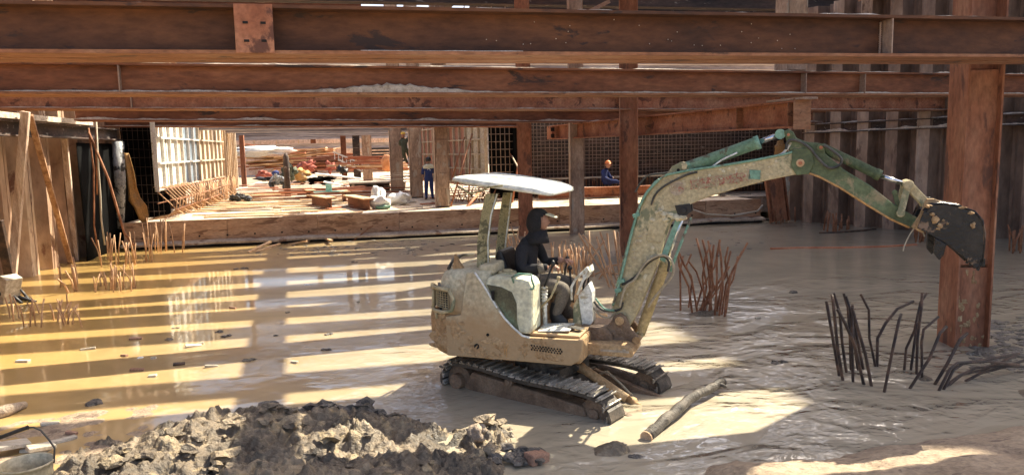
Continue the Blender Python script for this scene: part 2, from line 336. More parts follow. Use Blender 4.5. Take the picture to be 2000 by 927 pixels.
# ================================================================== SETTING
b = MB(); b.add([(-300, -100, -.2), (300, -100, -.2), (300, 400, -.2), (-300, 400, -.2)], [(0, 1, 2, 3)]); struct(b.build('ground', 'pitfloor'))
b = MB(); b.add([(-11, -3, 0), (24, -3, 0), (24, 23.9, 0), (-11, 23.9, 0)], [(0, 1, 2, 3)]); struct(b.build('water', 'water'))
def sstep(a, b_, x): t = max(0, min(1, (x - a) / (b_ - a))); return t * t * (3 - 2 * t)
def clods(x, y, s, sd=0):
    d = noise.voronoi(Vector((x * s + sd, y * s, sd * .7)))[0]; return 1 - min(1, d[0] * 1.5)
def h_heap(x, y):
    wx = x + .22 * noise.noise(Vector((x * 1.7, y * 1.7, 3))); wy = y + .22 * noise.noise(Vector((x * 1.7, y * 1.7, 8)))
    yb = 7.85 - .7 * sstep(-2.5, -3.4, wx) - .75 * sstep(-.2, .8, wx)
    e = sstep(yb + .15, yb - .6, wy) * sstep(1.55, .7, wx + .55 * (6.2 - wy)) * sstep(-3.6, -2.2, wx - .25 * (wy - 6.2))
    base = -.14 + e * (.27 + .16 * noise.fractal(Vector((x * .9, y * .9, 1.5)), 1, 2, 3))
    for (cx, cy, r, a) in ((-.25, 5.6, .5, .22), (-1.5, 7.2, .4, .10), (-.1, 6.6, .35, .12), (-2.0, 5.9, .5, .10), (-.9, 6.3, .35, .12), (.35, 6.0, .3, .06), (-1.4, 5.3, .5, .12)):
        base += a * math.exp(-(((wx - cx) ** 2 + (wy - cy) ** 2) / r ** 2)) * e
    k = sstep(-.14, .06, base)
    q = Vector((x, y, 0)) + .08 * Vector((noise.noise(Vector((x * 5, y * 5, 1))), noise.noise(Vector((x * 5, y * 5, 7))), 0))
    rough = .55 + .9 * abs(noise.noise(Vector((x * 1.4, y * 1.4, 20))))
    r1 = noise.ridged_multi_fractal(Vector((q.x * 2.6, q.y * 2.6, 4)), .8, 2.1, 5, 1, 2) 
    base += k * rough * (.045 * (r1 - 1) + .10 * clods(q.x, q.y, 3.6) + .10 * clods(q.x, q.y, 8, 5) + .06 * clods(q.x, q.y, 17, 9) + .035 * noise.fractal(Vector((x * 30, y * 30, 2)), 1, 2, 3) - .05)
    return base - .03
struct(grid('mud_bank', 'mud', -4.4, 2.2, 4.4, 8.5, h_heap, .017))
def h_flat(x, y):   # low silt flat at the left water edge
    e = sstep(9.4, 8.0, y - .25 * (x + 3.5) + .5 * noise.noise(Vector((x, y, 0)))) * sstep(-1.0, -2.3, x)
    n_ = noise.fractal(Vector((x * 2.2, y * 2.2, 7)), 1, 2, 4)
    return -.14 + e * .135 + .03 * n_ * e + .02 * clods(x, y, 6, 2) * e
struct(grid('silt_flat', 'sand', -7, -.8, 5.5, 9.9, h_flat, .05))
def h_right(x, y):
    yb = 5.55 + .06 * math.sin(x * 1.3) + .12 * noise.noise(Vector((x * 1.5, 0, 5)))
    e = (yb - y)
    z = -.03 + (.0 if e < 0 else .16 * (1 - math.exp(-e * 3)) + .18 * e) + (e * .5 if e < 0 else 0)
    z = z - .5 * sstep(2.9, 1.9, x + .25 * (y - 5.2))
    if e > -.1: z += .03 * noise.fractal(Vector((x * 3, y * 3, 1)), 1, 2, 4) + .012 * clods(x, y, 9, 4)
    return max(z, -.16)
struct(grid('sand_bank', 'sand', 1.2, 9.5, 3.2, 6.2, h_right, .03))
def h_bar(x, y):    # mud shoal at the right water edge and round the column
    z = -.2
    for (cx, cy, rx, ry, a) in ((8.4, 7.2, 1.0, .55, .25), (7.0, 6.3, .9, .35, .2), (8.6, 9.0, 1.0, .6, .18), (4.5, 12.2, 1.2, .35, .20), (5.3, 10.75, .5, .28, .24), (2.1, 6.05, .32, .2, .25), (6.15, 7.05, .35, .2, .2)):
        z = max(z, -.17 + a * math.exp(-(((x - cx) / rx) ** 2 + ((y - cy) / ry) ** 2)))
    return z + .05 * noise.fractal(Vector((x * 4, y * 4, 3)), 1, 2, 4) + .035 * clods(x, y, 7, 1) - .02
struct(grid('mud_shoal', 'mud', 1.6, 10, 5.6, 13.2, h_bar, .04))
# foundation slab
sx0, sx1, sy = -6.75, 13.45, 23.2
b = MB(); b.box(((sx0 + sx1) / 2, (sy + .05 + 95) / 2, .28), (sx1 - sx0, 95 - sy - .05, .92)); struct(b.build('foundation_slab', 'slab'))
b = MB(); b.box((15.8, 60.5, .35), (4.6, 69, .6)); struct(b.build('concrete_apron', 'concrete'))
fw = thing('slab_edge_formwork', 'long plywood edge form along the front of the foundation slab', 'formwork', (0, sy, 0))
xs = [sx0, -3.9, -1.3, 1.15, 3.7, 6.3, 8.9, 11.4, sx1]
for i in range(8):
    b = MB(); b.box(((xs[i] + xs[i + 1]) / 2, .0, .47), (xs[i + 1] - xs[i] - .012, .05, .6 + .02 * (i % 2)), ry=random.uniform(-.004, .004)); b.build('plywood_panel', 'formply', fw)
for i in range(26):
    x = sx0 + .5 + i * .78; b = MB(); b.box((x, -.035, .3 + .02 * random.random()), (.045, .03, .045)); b.build('tie_plug', 'hole', fw)
# ledge of blinding concrete below the form
m = MB(); rings = []
for i in range(140):
    x = sx0 + (sx1 - sx0) * i / 139; dz = .035 * noise.fractal(Vector((x * .9, 3, 1)), 1, 2, 4); dy = .12 * noise.noise(Vector((x * .7, 9, 1)))
    rings.append([(x, 23.3, .02), (x, 22.86 + dy, .075 + dz), (x, 22.84 + dy, .13 + dz), (x, 23.17, .19 + dz * .5), (x, 23.3, .18)])
m.loft(rings, 0, False); struct(m.build('blinding_ledge', 'concrete'))
b = MB(); b.box((3.4, 23.15, .0), (20, .3, .1)); struct(b.build('ledge_footing', 'hole'))
b = MB(); b.box((6, 23.12, -.05), (15.5, .2, .1)); b = None
# ================================================================== SHEET PILE WALLS
def sheetwall(name, label, pts, z0, z1, matn, period=.82, depth=.24, tops=.12, seed=1, front=True):
    root = thing(name, label, 'retaining wall')
    for a, c in zip(pts[:-1], pts[1:]):
        a, c = Vector((*a, 0)), Vector((*c, 0)); L = (c - a).length; d = (c - a) / L; nrm = Vector((-d.y, d.x, 0))
        n = max(1, round(L / period)); p = L / n
        for k in range(n):
            m = MB(); o = a + d * (k * p); zt = z1 + random.uniform(-tops, tops)
            prof = [(0, 0), (.10 * p, 0), (.22 * p, depth), (.50 * p, depth), (.56 * p, depth + .03), (.62 * p, depth), (.64 * p, depth * .9), (.78 * p, -.0), (.97 * p, 0), (p, .03)]
            wob = lambda z: .015 * noise.noise(Vector((k * .7 + seed, z * .4, 0)))
            rings = []
            for z in (z0, z0 + (zt - z0) * .33, z0 + (zt - z0) * .66, zt):
                rings.append([o + d * (x) + nrm * (y + wob(z)) + Vector((0, 0, z)) for x, y in prof])
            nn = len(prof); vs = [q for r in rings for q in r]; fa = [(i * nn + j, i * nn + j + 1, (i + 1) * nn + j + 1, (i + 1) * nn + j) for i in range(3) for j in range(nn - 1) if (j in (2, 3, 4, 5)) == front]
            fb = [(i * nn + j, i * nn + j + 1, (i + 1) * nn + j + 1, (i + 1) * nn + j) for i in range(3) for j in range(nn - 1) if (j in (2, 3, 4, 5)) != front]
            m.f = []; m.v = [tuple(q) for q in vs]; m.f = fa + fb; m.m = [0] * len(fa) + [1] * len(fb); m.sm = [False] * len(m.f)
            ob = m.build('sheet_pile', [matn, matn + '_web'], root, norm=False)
            so_ = ob.modifiers.new('thick', 'SOLIDIFY'); so_.thickness = .014; so_.offset = 1
    return root
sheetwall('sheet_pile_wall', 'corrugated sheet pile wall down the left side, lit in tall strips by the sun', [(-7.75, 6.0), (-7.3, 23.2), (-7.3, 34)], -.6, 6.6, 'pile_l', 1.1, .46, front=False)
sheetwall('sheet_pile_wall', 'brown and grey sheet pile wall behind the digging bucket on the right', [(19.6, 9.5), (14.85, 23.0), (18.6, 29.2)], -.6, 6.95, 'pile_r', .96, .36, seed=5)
# walers
wl = thing('wale_beam', 'rusty wale beam along the top of the left sheet pile wall', 'steel beam')
MB().hbeam((-7.35, 6, 3.15), (-6.95, 24, 3.15), .32, .3).build('steel_beam', 'rust_dark', wl)
MB().bar((-7.3, 6, 3.56), (-6.9, 21.5, 3.56), .26, .12).build('packing_strip', 'crust', wl)
wr = thing('wale_beam', 'pale mud-caked wale beam rising along the right sheet pile wall', 'steel beam')
a0, a1 = Vector((19.2, 10, 3.05)), Vector((14.7, 22.6, 2.95))
MB().hbeam(a0, a1, .3, .3).build('steel_beam', 'rust_dark', wr)
crust(a0 + Vector((0, 0, .305)), a1 + Vector((0, 0, .305)), .16, .05, 3, parent=wr)
crust(a0 + Vector((-.1, 0, .03)), a1 + Vector((-.1, 0, .03)), .08, .1, 5, parent=wr)
# ================================================================== STRUTS
def strut(label, A, B, H=.42, W=.32, gap=.03, n=2, matn='rust_mid', name='strut_beam', group=None, stiff=(), cr=None, seed=1, topcr=False, under=None):
    """A,B: near bottom edge end points"""
    A, B = Vector(A), Vector(B); d = (B - A).normalized(); sd = Vector((-d.y, d.x, 0)).normalized()
    r = thing(name, label, 'steel beam', A, group=group)
    for k in range(n):
        o = sd * (W / 2 + k * (W + gap)); m = MB(); m.hbeam(o, B - A + o, H, W, mi=0)
        ob = m.build('steel_beam', [matn] + ([under] if under else []), r)
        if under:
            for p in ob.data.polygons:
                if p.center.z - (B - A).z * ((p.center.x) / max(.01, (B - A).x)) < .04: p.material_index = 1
    L = (B - A).length
    for t in stiff:
        q = (B - A) * t + sd * W * .24
        MB().box(q + Vector((0, 0, H / 2)), (.014, W * .46, H - .066), rz=math.atan2(d.y, d.x)).build('stiffener_plate', 'weld', r)
    if cr: crust(sd * .07 + Vector((0, 0, .032)), B - A + sd * .07 + Vector((0, 0, .032)), .09, cr[0], seed, parent=r, peaks=cr[1] if len(cr) > 1 else ())
    if topcr: crust(sd * .16 + Vector((0, 0, H + .002)), B - A + sd * .16 + Vector((0, 0, H + .002)), .16, .03, seed + 4, parent=r)
    return r
# nearest strut
zb = 3.56
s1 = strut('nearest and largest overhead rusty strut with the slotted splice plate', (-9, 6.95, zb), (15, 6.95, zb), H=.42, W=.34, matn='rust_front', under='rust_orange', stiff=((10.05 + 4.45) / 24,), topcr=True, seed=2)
u0 = PY(457, 55, 6.9).x; u1 = PY(533, 55, 6.9).x
sp = MB(); sp.box(((u0 + u1) / 2 + 9, -.012, .21), (u1 - u0, .02, .415)); spo = sp.build('splice_plate', 'rust_red', s1, bevel=.004)
for (u, v) in ((478, 43), (513, 44), (481, 79), (515, 79)):
    q = PY(u, v, 6.9); MB().box((q.x + 9, -.024, q.z - zb), (.045, .006, .022)).build('bolt_slot', 'hole', spo, bevel=.008)
q = PY(1718, 80, 7.1); m = MB(); m.tube([(q.x + 9 + .006 * math.sin(k * 9), .145, .04 + k * .01) for k in range(34)], .012, 5); m.build('weld_seam', 'weld', s1)
q = PY(1500, 80, 7.1)
crust((q.x + 8.0 - 3.1, .05, .032), (q.x + 9.4 - 3, .05, .032), .05, .02, 8, parent=s1)
m = MB()
for k in range(26):
    m.blob((random.uniform(10.2, 13.5), .148, random.uniform(.06, .36)), (.006, .004, .006), k, 1)
m.build('mud_splash', 'crust', s1)
A = PY(0, 183, 11.05); B = PY(1990, 186, 12.8); D = B - A; A = A - D * .35; B = B + D * .25
s2 = strut('second overhead strut from the front, with a thick pale ridge of dried mud', A, B, matn='rust_mid', under='rust_orange', stiff=(.35 / 1.6 + .05, .35 / 1.6 + .445, .71), cr=(.035, ((.40, .035, .09),)), topcr=True, seed=3)
A = PY(0, 213, 15.6); B = PY(1960, 216, 18.6); D = B - A; A = A - D * .25; B = B + D * .1
s3 = strut('third overhead strut from the front, passing behind the diagonal brace', A, B, matn='rust_red', under='rust_orange', stiff=(.25, .7), cr=(.02,), seed=4)
A = PY(145, 236, 19.4); B = PY(1700, 240, 22.4)
s4 = strut('fourth overhead strut from the front, with an even pale line of mud', A, B, matn='rust_mid', cr=(.06,), seed=5, H=.36)
A = PY(140, 248, 24.0); B = PY(1035, 248, 24.4)
s5 = strut('fifth overhead strut, lowest in view, ending at the rusty column', A, B, matn='rust_mid', cr=(.03,), seed=6, H=.36)
for k, y in enumerate([30, 35.5, 41, 47, 54, 62, 71]):
    strut('thin far strut spanning the pit beyond the slab', (-22, y, 3.6 + .02 * k), (16, y + 1.5, 3.6 + .02 * k), matn='far', n=1, group='far struts beyond the slab', name='strut_beam', H=.45)
for k, y in enumerate([60, 66, 76]):
    strut('thin far strut spanning the pit beyond the slab', (-30, y, 2.9 + .9 * k), (19, y + 4, 2.9 + .9 * k), matn='far', n=1, group='far struts beyond the slab', name='strut_beam', H=.45)
# diagonal brace
def DP(u, v, t): return CP + ray(u, v) * t
A = DP(1088, 274, 24.5); B = DP(1566, 246, 12.6); B.z = A.z = (A.z + B.z) / 2
br = thing('diagonal_brace', 'orange rusty brace beam slanting from the thin column to above the boom', 'steel beam', A)
MB().hbeam((0, 0, 0), B - A, .46, .3).build('steel_beam', 'rust_red', br)
d = (B - A).normalized(); sd = Vector((-d.y, d.x, 0)); rzb = math.atan2(d.y, d.x)
for t in (.985, .86, .55, .02): MB().box((B - A) * t - sd * .08 * 1 + Vector((0, 0, .23)), (.016, .14, .39), rz=rzb).build('stiffener_plate', 'rust_orange', br)
MB().box(B - A + Vector((0, 0, .23)), (.02, .34, .52), rz=rzb).build('end_plate', 'rust_orange', br)
MB().box(B - A - d * .3 + Vector((0, 0, .485)), (1.0, .3, .035), rz=rzb).build('packing_plate', 'weld', br)
q = -d * .35; MB().box(q + Vector((0, 0, .23)), (.5, .3, .44), rz=rzb).build('end_bracket', 'rust_red', br, bevel=.01)
for zz in (.12, .33): MB().box(q + d * .26 - sd * .12 + Vector((0, 0, zz)), (.02, .12, .12), rz=rzb).build('bolt_hole', 'hole', br)
# ================================================================== COLUMNS
def column(label, x, y, z0, z1, W=.42, matn='col_rust', rz=0, name='steel_column', group=None, face=False, plates=0, cap=True):
    r = thing(name, label, 'steel column', (x, y, z0), rz, group)
    m = MB(); H = z1 - z0
    # H section: flanges face +-x locally, web seen from the front
    m.box((-W / 2 + .012, 0, H / 2), (.024, W, H)); m.box((W / 2 - .012, 0, H / 2), (.024, W, H)); m.box((0, 0, H / 2), (W - .05, .018, H))
    m.build('steel_section', matn, r)
    if face: MB().box((0, -W / 2 - .008, H / 2), (W * .86, .014, H - .1)).build('cover_plate', matn, r)
    if plates:
        for zz in plates: MB().box((0, -W / 2 - .026, zz), (W * .7, .02, .5)).build('batten_plate', 'weld' if matn != 'col_tan' else 'col_tan', r)
    return r
c = column('large rusty H column standing in water beside the digging bucket', 7.72, 8.2, -.3, 11, W=.44, matn='col_rust', rz=R_(-14), plates=None)
m = MB(); m.tube([(-.15, -.262, 1.1), (.15, -.262, 1.1), (.15, -.262, 1.55), (-.15, -.262, 1.55), (-.15, -.262, 1.1)], .012, 5); 
m2 = MB(); m2.box((0, .0, 2.6), (.40, .03, 5.2)); 
for z0_, z1_ in ((.0, 1.35), (1.37, 3.85)): MB().box((0.0, -.12, (z0_ + z1_) / 2), (.41, .016, z1_ - z0_ - .02)).build('web_plate', 'col_rust', c)
mm = MB()
for k in range(34):
    mm.blob((random.uniform(-.2, .2), -.13, .3 + 1.0 * random.random() ** 2), (random.uniform(.01, .035), .008, random.uniform(.01, .05)), k, 2, .6)
mm.build('dried_mud', 'bodymud', c)
column('rusty H column in the water just left of the boom', 6.43, 17.2, -.3, 10, W=.44, matn='col_rust', rz=R_(-20))
q = G(1127, 455); column('tan column in the water left of the seated blue worker', q.x, q.y, -.3, 10, W=.42, matn='col_tan', rz=R_(-8), face=True)
column('rusty column rising behind the operator and the canopy', 4.98, 22.3, -.3, 10, W=.44, matn='col_rust', rz=R_(-12), face=True)
q = G(866, 405, .74); column('grey and tan column at the slab front, right of the standing blue worker', q.x, q.y + .2, .74, 11, W=.47, matn='col_tan', rz=R_(0), face=True, plates=(.9, 2.0))
q = G(814, 386, .74); column('brown column on the slab, left of the standing blue worker', q.x, q.y, .74, 10, W=.50, matn='col_tan', face=True, plates=(1.4,))
q = G(776, 372, .74); column('grey column left of the climbing worker', q.x, q.y, .74, 10, W=.6, matn='col_tan', face=True)
q = DP(718, 330, 48); column('thick weathered column behind the white metal sheets', q.x, q.y, .7, 9, W=.6, matn='col_tan', face=True)
q = DP(697, 315, 52); column('brown column between the ladder and the thick weathered one', q.x, q.y, .7, 9, W=.5, matn='rust_dark')
q = DP(672, 315, 50); column('dark red column crossing the aluminium ladder', q.x, q.y, .7, 9, W=.36, matn='rust_mid')
q = DP(613, 298, 66); column('small brown column behind the pale boards', q.x, q.y, .7, 9, W=.46, matn='rust_mid')
q = DP(475, 322, 44); column('thin red column right of the timber end wall', q.x, q.y, .7, 9, W=.26, matn='col_rust')
q = PY(1545, 60, 13.2); column('yellowish post standing on the second strut above the boom', q.x, q.y, 4.0, 10.5, W=.42, matn='col_tan', face=True)
# ================================================================== UPPER LEVELS (cross the top of the picture and shade the pit)
def upper(y, z, x0=-14, x1=17, W=.33, n=2, matn='rust_dark', label='upper level strut crossing above the pit', group='upper level struts', dx=0, H=.42):
    return strut(label, (x0, y, z), (x1, y + dx, z), matn=matn, n=n, H=H, W=W, group=group)
for y, wd in ((6.85, .33), (8.45, .33), (10.45, .33), (15.7, .33), (19.35, .45), (23.2, .2)): upper(y, 7.1, W=wd)
for y, wd in ((4.3, .33), (13.2, .30), (15.97, .28), (18.25, .25), (22.7, .33), (25.5, .4)): upper(y, 10.6, W=wd)
upper(24.3, 7.05, -14, .3, matn='rust_mid', label='orange upper strut along the top left edge of the picture', group=None, n=1)
upper(24.9, 7.1, 5.4, 17, matn='rust_dark', label='grey upper strut along the top right edge of the picture', group=None)
for y in (30.5, 35, 39.5, 42.2, 45, 48.5, 53): upper(y, 7.1, -16, 42, matn='far', n=1, label='far upper strut seen in the slot above the second beam', group='far upper struts')
for y in (38, 42.5, 48, 55): upper(y, 10.3, 6.5, 30, matn='rust_dark', n=1, label='far high strut along the top of the picture', group='far high struts')
# long beam running with the view (casts the wide gap between the stripes)
strut('lengthwise upper beam resting across the struts', (5.85, -2, 7.55), (3.25, 28, 7.55), matn='rust_dark', n=1, W=.3, H=.3)
# added building, mostly out of view, placed to shade the right side
bd = thing('shade_building', 'added tall pale building block outside the pit on the right, keeping the sun off that side', 'building', (25.5, 20.5, 0))
MB().box((5, 0, 14.1), (10, 25, 28.8)).build('facade', 'peach', bd)
for k in range(8): MB().box((-.15, 0, 2.5 + k * 3.4), (.5, 25.4, .4)).build('floor_slab', 'concrete', bd)
for k in range(7):
    for i in range(6): MB().box((-.02, -10.2 + i * 4.1, 4.4 + k * 3.4), (.12, 2.0, 1.5)).build('window', 'panel_blue', bd)
# railing-like pipes and braces on top
m = MB()
ub = thing('upper_brace', 'pale knee brace by the post at the top of the picture', 'steel brace', PY(1140, 28, 20))
m.bar((0, 0, 0), PY(1190, 3, 20) - PY(1140, 28, 20), .1, .1); m.build('brace_bar', 'weld', ub)
for (ua, va, ub_, vb, yy, lb) in ((905, 25, 975, 24, 24, 'thin handrail pipe at the top centre'), (905, 10, 985, 8, 24, 'upper thin handrail pipe at the top centre'), (1240, 28, 1500, 34, 21, 'long thin pipe along the top right')):
    m = MB(); m.tube([PY(ua, va, yy), PY(ub_, vb, yy)], .025, 6); tag(m.build('handrail_pipe', 'weld'), lb, 'pipe')
for u in (905, 930, 958, 985):
    m = MB(); m.tube([PY(u, 32, 24), PY(u + 3, -5, 24)], .02, 6); tag(m.build('handrail_post', 'weld'), 'thin upright handrail post at the top centre', 'post', 'handrail posts at the top centre')
# far background: boundary wall, layered struts, columns
fwl = thing('far_wall', 'far retaining wall closing the pit, haze set into its pale colours', 'retaining wall', (0, 98, 0))
MB().box((-10, 0, 2.2), (120, .5, 5.6)).build('wall_face', 'farlight', fwl)
for k in range(4): MB().box((-10, -.5, 1.2 + k * 1.15), (120, .45, .35)).build('wale', 'far', fwl)
m = MB()
for k in range(70): m.box((-45 + k * 1.1, -.4, 2.4 + 2 * random.random()), (.25, .3, 5 * random.random() + 1))
m.build('soldier_pile', 'far', fwl)
qa, qb = PY(452, 266, 70), PY(762, 258, 70)
m = MB(); hf = tag(m.box(((qa.x + qb.x) / 2, 70, 2.4), (qb.x - qa.x + 3, .15, 3.4)).build('hoarding_fence', 'peach'), 'low pale peach hoarding across the far end of the slab', 'fence')
m = MB()
for k in range(9): m.box((qa.x + k * 1.9, 69.9, 2.4), (.06, .06, 3.4))
m.box(((qa.x + qb.x) / 2, 69.9, 3.2), (qb.x - qa.x + 3, .05, .05)); m.build('fence_joint', 'board', hf)
# ================================================================== FORMWORK WALLS, CAGES, MEMBRANE
def panelwall(name, label, A, B, z0, z1, nv, rows, mats, side=1, ribw=.05, tan_from=.5):
    A, B = Vector((*A, 0)), Vector((*B, 0)); L = (B - A).length; d = (B - A) / L; nr = Vector((-d.y, d.x, 0)) * side
    r = thing(name, label, 'formwork', (A.x, A.y, z0)); H = z1 - z0; ang = math.atan2(d.y, d.x)
    for k in range(nv):
        t = (k + .5) / nv; mt = mats(t, k)
        MB().box(d * (t * L) + Vector((0, 0, H / 2)), (L / nv - .015, .05, H - .0), rz=ang).build('form_panel', mt[0], r)
        rb = MB()
        for dx in (-.5,):
            rb.box(d * (t * L + dx * L / nv) + nr * .07 + Vector((0, 0, H / 2)), (ribw, .09, H), rz=ang)
        for q in rows: rb.box(d * (t * L) + nr * .085 + Vector((0, 0, q * H)), (L / nv, .07, .055), rz=ang)
        rb.build('stiffening_rib', mt[1], r)
    return r
def m1(t, k):
    if k < 3: return ('whitepanel', 'alu')
    if t < .3: return ('panel_tan', 'alu')
    if t < .55: return ('panel_blue', 'alu')
    return ('panel_tan', 'rib_tan')
panelwall('wall_formwork', 'tall sunlit metal wall formwork at the left, hanging above the bent rebar cage', (-6.0, 24.0), (-6.0, 35.5), 1.6, 5.2, 13, (.02, .235, .45, .67, .9), m1, side=-1)
MB_ = MB().box((-6.0, 37.0, 3.2), (.12, 2.8, 4.2)); eb = MB_.build('end_panel', 'board')
tag(eb, 'timber end wall at the far end of the sunlit formwork', 'formwork')
m = MB()
for k in range(6): m.box((-5.9, 35.8 + k * .5, 3.2), (.1, .06, 4.2))
m.box((-5.88, 38.5, 3.2), (.12, .12, 4.4)); m.build('timber_stud', 'rib_tan', eb)
# bent rebar cage along the foot of the left formwork
cg = thing('rebar_cage', 'rust coloured rebar cage curling out below the left formwork', 'rebar', (-6.0, 24.2, .74))
m = MB()
for k in range(26):
    y = k * .42; s_ = 1 if k < 9 else .5
    m.tube([(-.1, y, 1.0), (.25 * s_, y + .02, .95), (.55 * s_, y - .03, .62), (.5 * s_, y - .05, .3), (.2, y - .05, .06), (-.3, y, .02)], .022, 5)
    if k % 2 == 0: m.tube([(-.05, y, .9), (.45, y + .35, .25), (.6, y + .6, .1)], .018, 5)
m.build('bent_bar', 'rebar_tan', cg)
m = MB()
for (x, z) in ((.28, .93), (.55, .6), (.5, .3), (.2, .08), (0, .5)): m.tube([(x, -.1, z), (x * .9, 5, z), (x * .6, 10.6, z)], .02, 5)
m.build('long_bar', 'rebar', cg)
m = MB()
for k in range(70):
    y = 3.5 + k * .13; m.tube([(.35 + random.uniform(-.06, .06), y, .0), (.32, y + random.uniform(-.1, .1), .75 + .25 * random.random())], .016, 4)
m.build('starter_bar', 'rebar_tan', cg)
# black membrane and mesh in the left corner
mb_ = thing('black_membrane', 'black plastic waterproofing sheet hung over the far end of the left sheet pile wall', 'plastic sheet')
m = MB(); rings = []
for i in range(40):
    t = i / 39; y = 20.9 + t * 4.4; rings.append([Vector((-7.02 + .02 * math.sin(t * 23) + .06 * noise.noise(Vector((t * 5, z, 3))), y, z)) for z in (-.25, .6, 1.4, 2.2, 3.05)])
n5 = 5; m.add([p for r in rings for p in r], [(i * n5 + j, i * n5 + j + 1, (i + 1) * n5 + j + 1, (i + 1) * n5 + j) for i in range(39) for j in range(4)], 0, True)
o = m.build('plastic_sheet', 'membrane', mb_); q = o.modifiers.new('thick', 'SOLIDIFY'); q.thickness = .01
m = MB(); m.box((-6.62, 25.5, 2.6), (1.3, .06, 4.6)); m.build('back_board', 'membrane', mb_)
ms = thing('rebar_mesh', 'dark rebar mesh standing in the black corner left of the formwork', 'rebar', (-7.2, 25.2, .7))
m = MB()
for k in range(8): m.tube([(.05 + k * .15, 0, 0), (.05 + k * .15, .02, 3.6)], .008, 4)
for k in range(13): m.tube([(0, -.02, .25 + k * .28), (1.15, -.02, .22 + k * .28 + random.uniform(-.03, .03))], .008, 4)
m.build('mesh_bar', 'rust_dark', ms)
p0, p1 = PY(230, 276, 23.6), PY(236, 446, 23.6)
tag(MB().tube([p0, p0.lerp(p1, .5) + Vector((.02, 0, 0)), p1], [.17, .16, .09], 12).build('drain_pipe', 'pipe_grey'), 'stained grey pipe hanging in front of the black sheet', 'pipe')
m = MB(); pts = [(243, 298), (252, 300), (262, 330), (268, 365), (281, 400), (290, 418), (287, 440), (276, 430), (262, 400), (250, 392), (258, 370), (252, 340)]
cl = [PY(u, v, 23.3) for u, v in pts]; cen = sum(cl, Vector()) / len(cl)
strips = []
Lp = [(243, 298), (246, 330), (250, 365), (252, 392), (262, 405), (272, 428), (286, 442)]; Rp = [(253, 300), (263, 335), (268, 365), (275, 385), (288, 402), (291, 420), (289, 440)]
for i, (a, c) in enumerate(zip(Lp, Rp)):
    a, c = PY(*a, 23.3), PY(*c, 23.3); strips.append([a, a.lerp(c, .3) + Vector((0, -.12, 0)), a.lerp(c, .7) + Vector((0, .06, 0)), c + Vector((0, -.05, 0))])
m = MB(); m.add([p for r in strips for p in r], [(i * 4 + j, i * 4 + j + 1, i * 4 + 5 + j, i * 4 + 4 + j) for i in range(6) for j in range(3)], 0, True)
o = m.build('hanging_cloth', 'cloth_tan'); o.modifiers.new('t', 'SOLIDIFY').thickness = .01; tag(o, 'twisted ochre and brown cloth hanging by the black corner', 'cloth')
for (pts, rr, lb) in (([(188, 218), (188, 300), (190, 380)], .02, 'rusty hanging cable at the left, shorter one'), ([(83, 222), (85, 330), (92, 470), (90, 590)], .022, 'thin grey cable hanging at the far left down into the water'),
                      ([(187, 218), (192, 330), (196, 380), (198, 430), (205, 478)], .022, 'pale twisted rope hanging from the fourth strut'), ([(173, 250), (183, 330), (184, 440), (190, 480)], .02, 'brown rope knotted at its lower end near the black sheet'),
                      ([(173, 258), (212, 350), (243, 455), (262, 480)], .03, 'long thin leaning pole crossing the black sheet')):
    m = MB(); ps = [PY(u, v, 20.5 + .02 * i) for i, (u, v) in enumerate(pts)]
    m.tube(ps, rr, 6); tag(m.build('hanging_rope' if 'pole' not in lb else 'leaning_pole', 'rope' if ('pale' in lb or 'grey' in lb) else 'rebar'), lb, 'rope' if 'pole' not in lb else 'pole')
# leaning timber props
def prop(label, a, za, c, yc, w_, matn, w2=None):
    a = G(*a, za); c = PY(*c, yc); m = MB(); m.bar(a, c, w_, w2 or w_ * .7, seg=1)
    tag(m.build('timber_prop', matn, bevel=.01), label, 'timber prop')
prop('pale thick timber prop leaning up the left sheet piles', (22, 565), -.1, (50, 218), 17.3, .16, 'prop_pale')
prop('brown timber prop leaning down to the right from the left sheet piles', (140, 520), -.1, (58, 225), 17.6, .12, 'prop_brown')
prop('upright sunlit timber post with a dark scorched foot by the left sheet piles', (150, 516), -.1, (122, 236), 20.5, .14, 'prop_pale')
prop('dark leaning post at the far left edge above the black hose tangle', (30, 590), -.1, (-4, 430), 15.6, .16, 'rebar_wet')
prop('short pale plank stump at the far left water edge', (14, 600), -.1, (22, 540), 15.3, .3, 'board_grey')
m = MB(); q = G(22, 590)
for k in range(7):
    m.tube([q + Vector((random.uniform(-.5, -.2), random.uniform(-.2, .2), .03)), q + Vector((random.uniform(-.2, .2), random.uniform(-.2, .2), .15 + .1 * random.random())), q + Vector((random.uniform(.1, .5), random.uniform(-.2, .2), .0))], .03, 6)
tag(m.build('hose_tangle', 'black'), 'tangle of black hose at the foot of the dark leaning post', 'hose')
# right-hand formwork wall with props, black netting
m2f = lambda t, k: ('panel_red', 'rib_tan') if t > .22 else ('board_grey', 'rib_tan')
panelwall('wall_formwork', 'shaded wall formwork with red-brown sheets behind the standing blue worker', (4.62, 26.9), (2.5, 37.5), 1.25, 5.2, 15, (.03, .17, .31, .45, .59, .73), m2f, side=1, ribw=.07)
nb = thing('black_netting', 'black netting and mesh block right of the shaded formwork', 'netting', (4.75, 27.2, .74))
MB().box((.5, .1, 2.2), (1.0, .1, 4.2)).build('black_sheet', 'membrane', nb); MB().box((1.0, .0, 2.2), (.22, .3, 4.3)).build('black_edge', 'membrane', nb)
m = MB()
for k in range(5): m.tube([(.08 + k * .17, 0, .6), (.08 + k * .17, .0, 4.2)], .014, 4)
for k in range(14): m.tube([(0, -.02, .5 + k * .28), (.9, -.02, .5 + k * .28)], .013, 4)
m.build('mesh_bar', 'rebar_grey', nb)
rc = thing('rebar_cage', 'tangled rebar below the shaded formwork by the grey and tan column', 'rebar', (3.4, 27.0, .74))
m = MB()
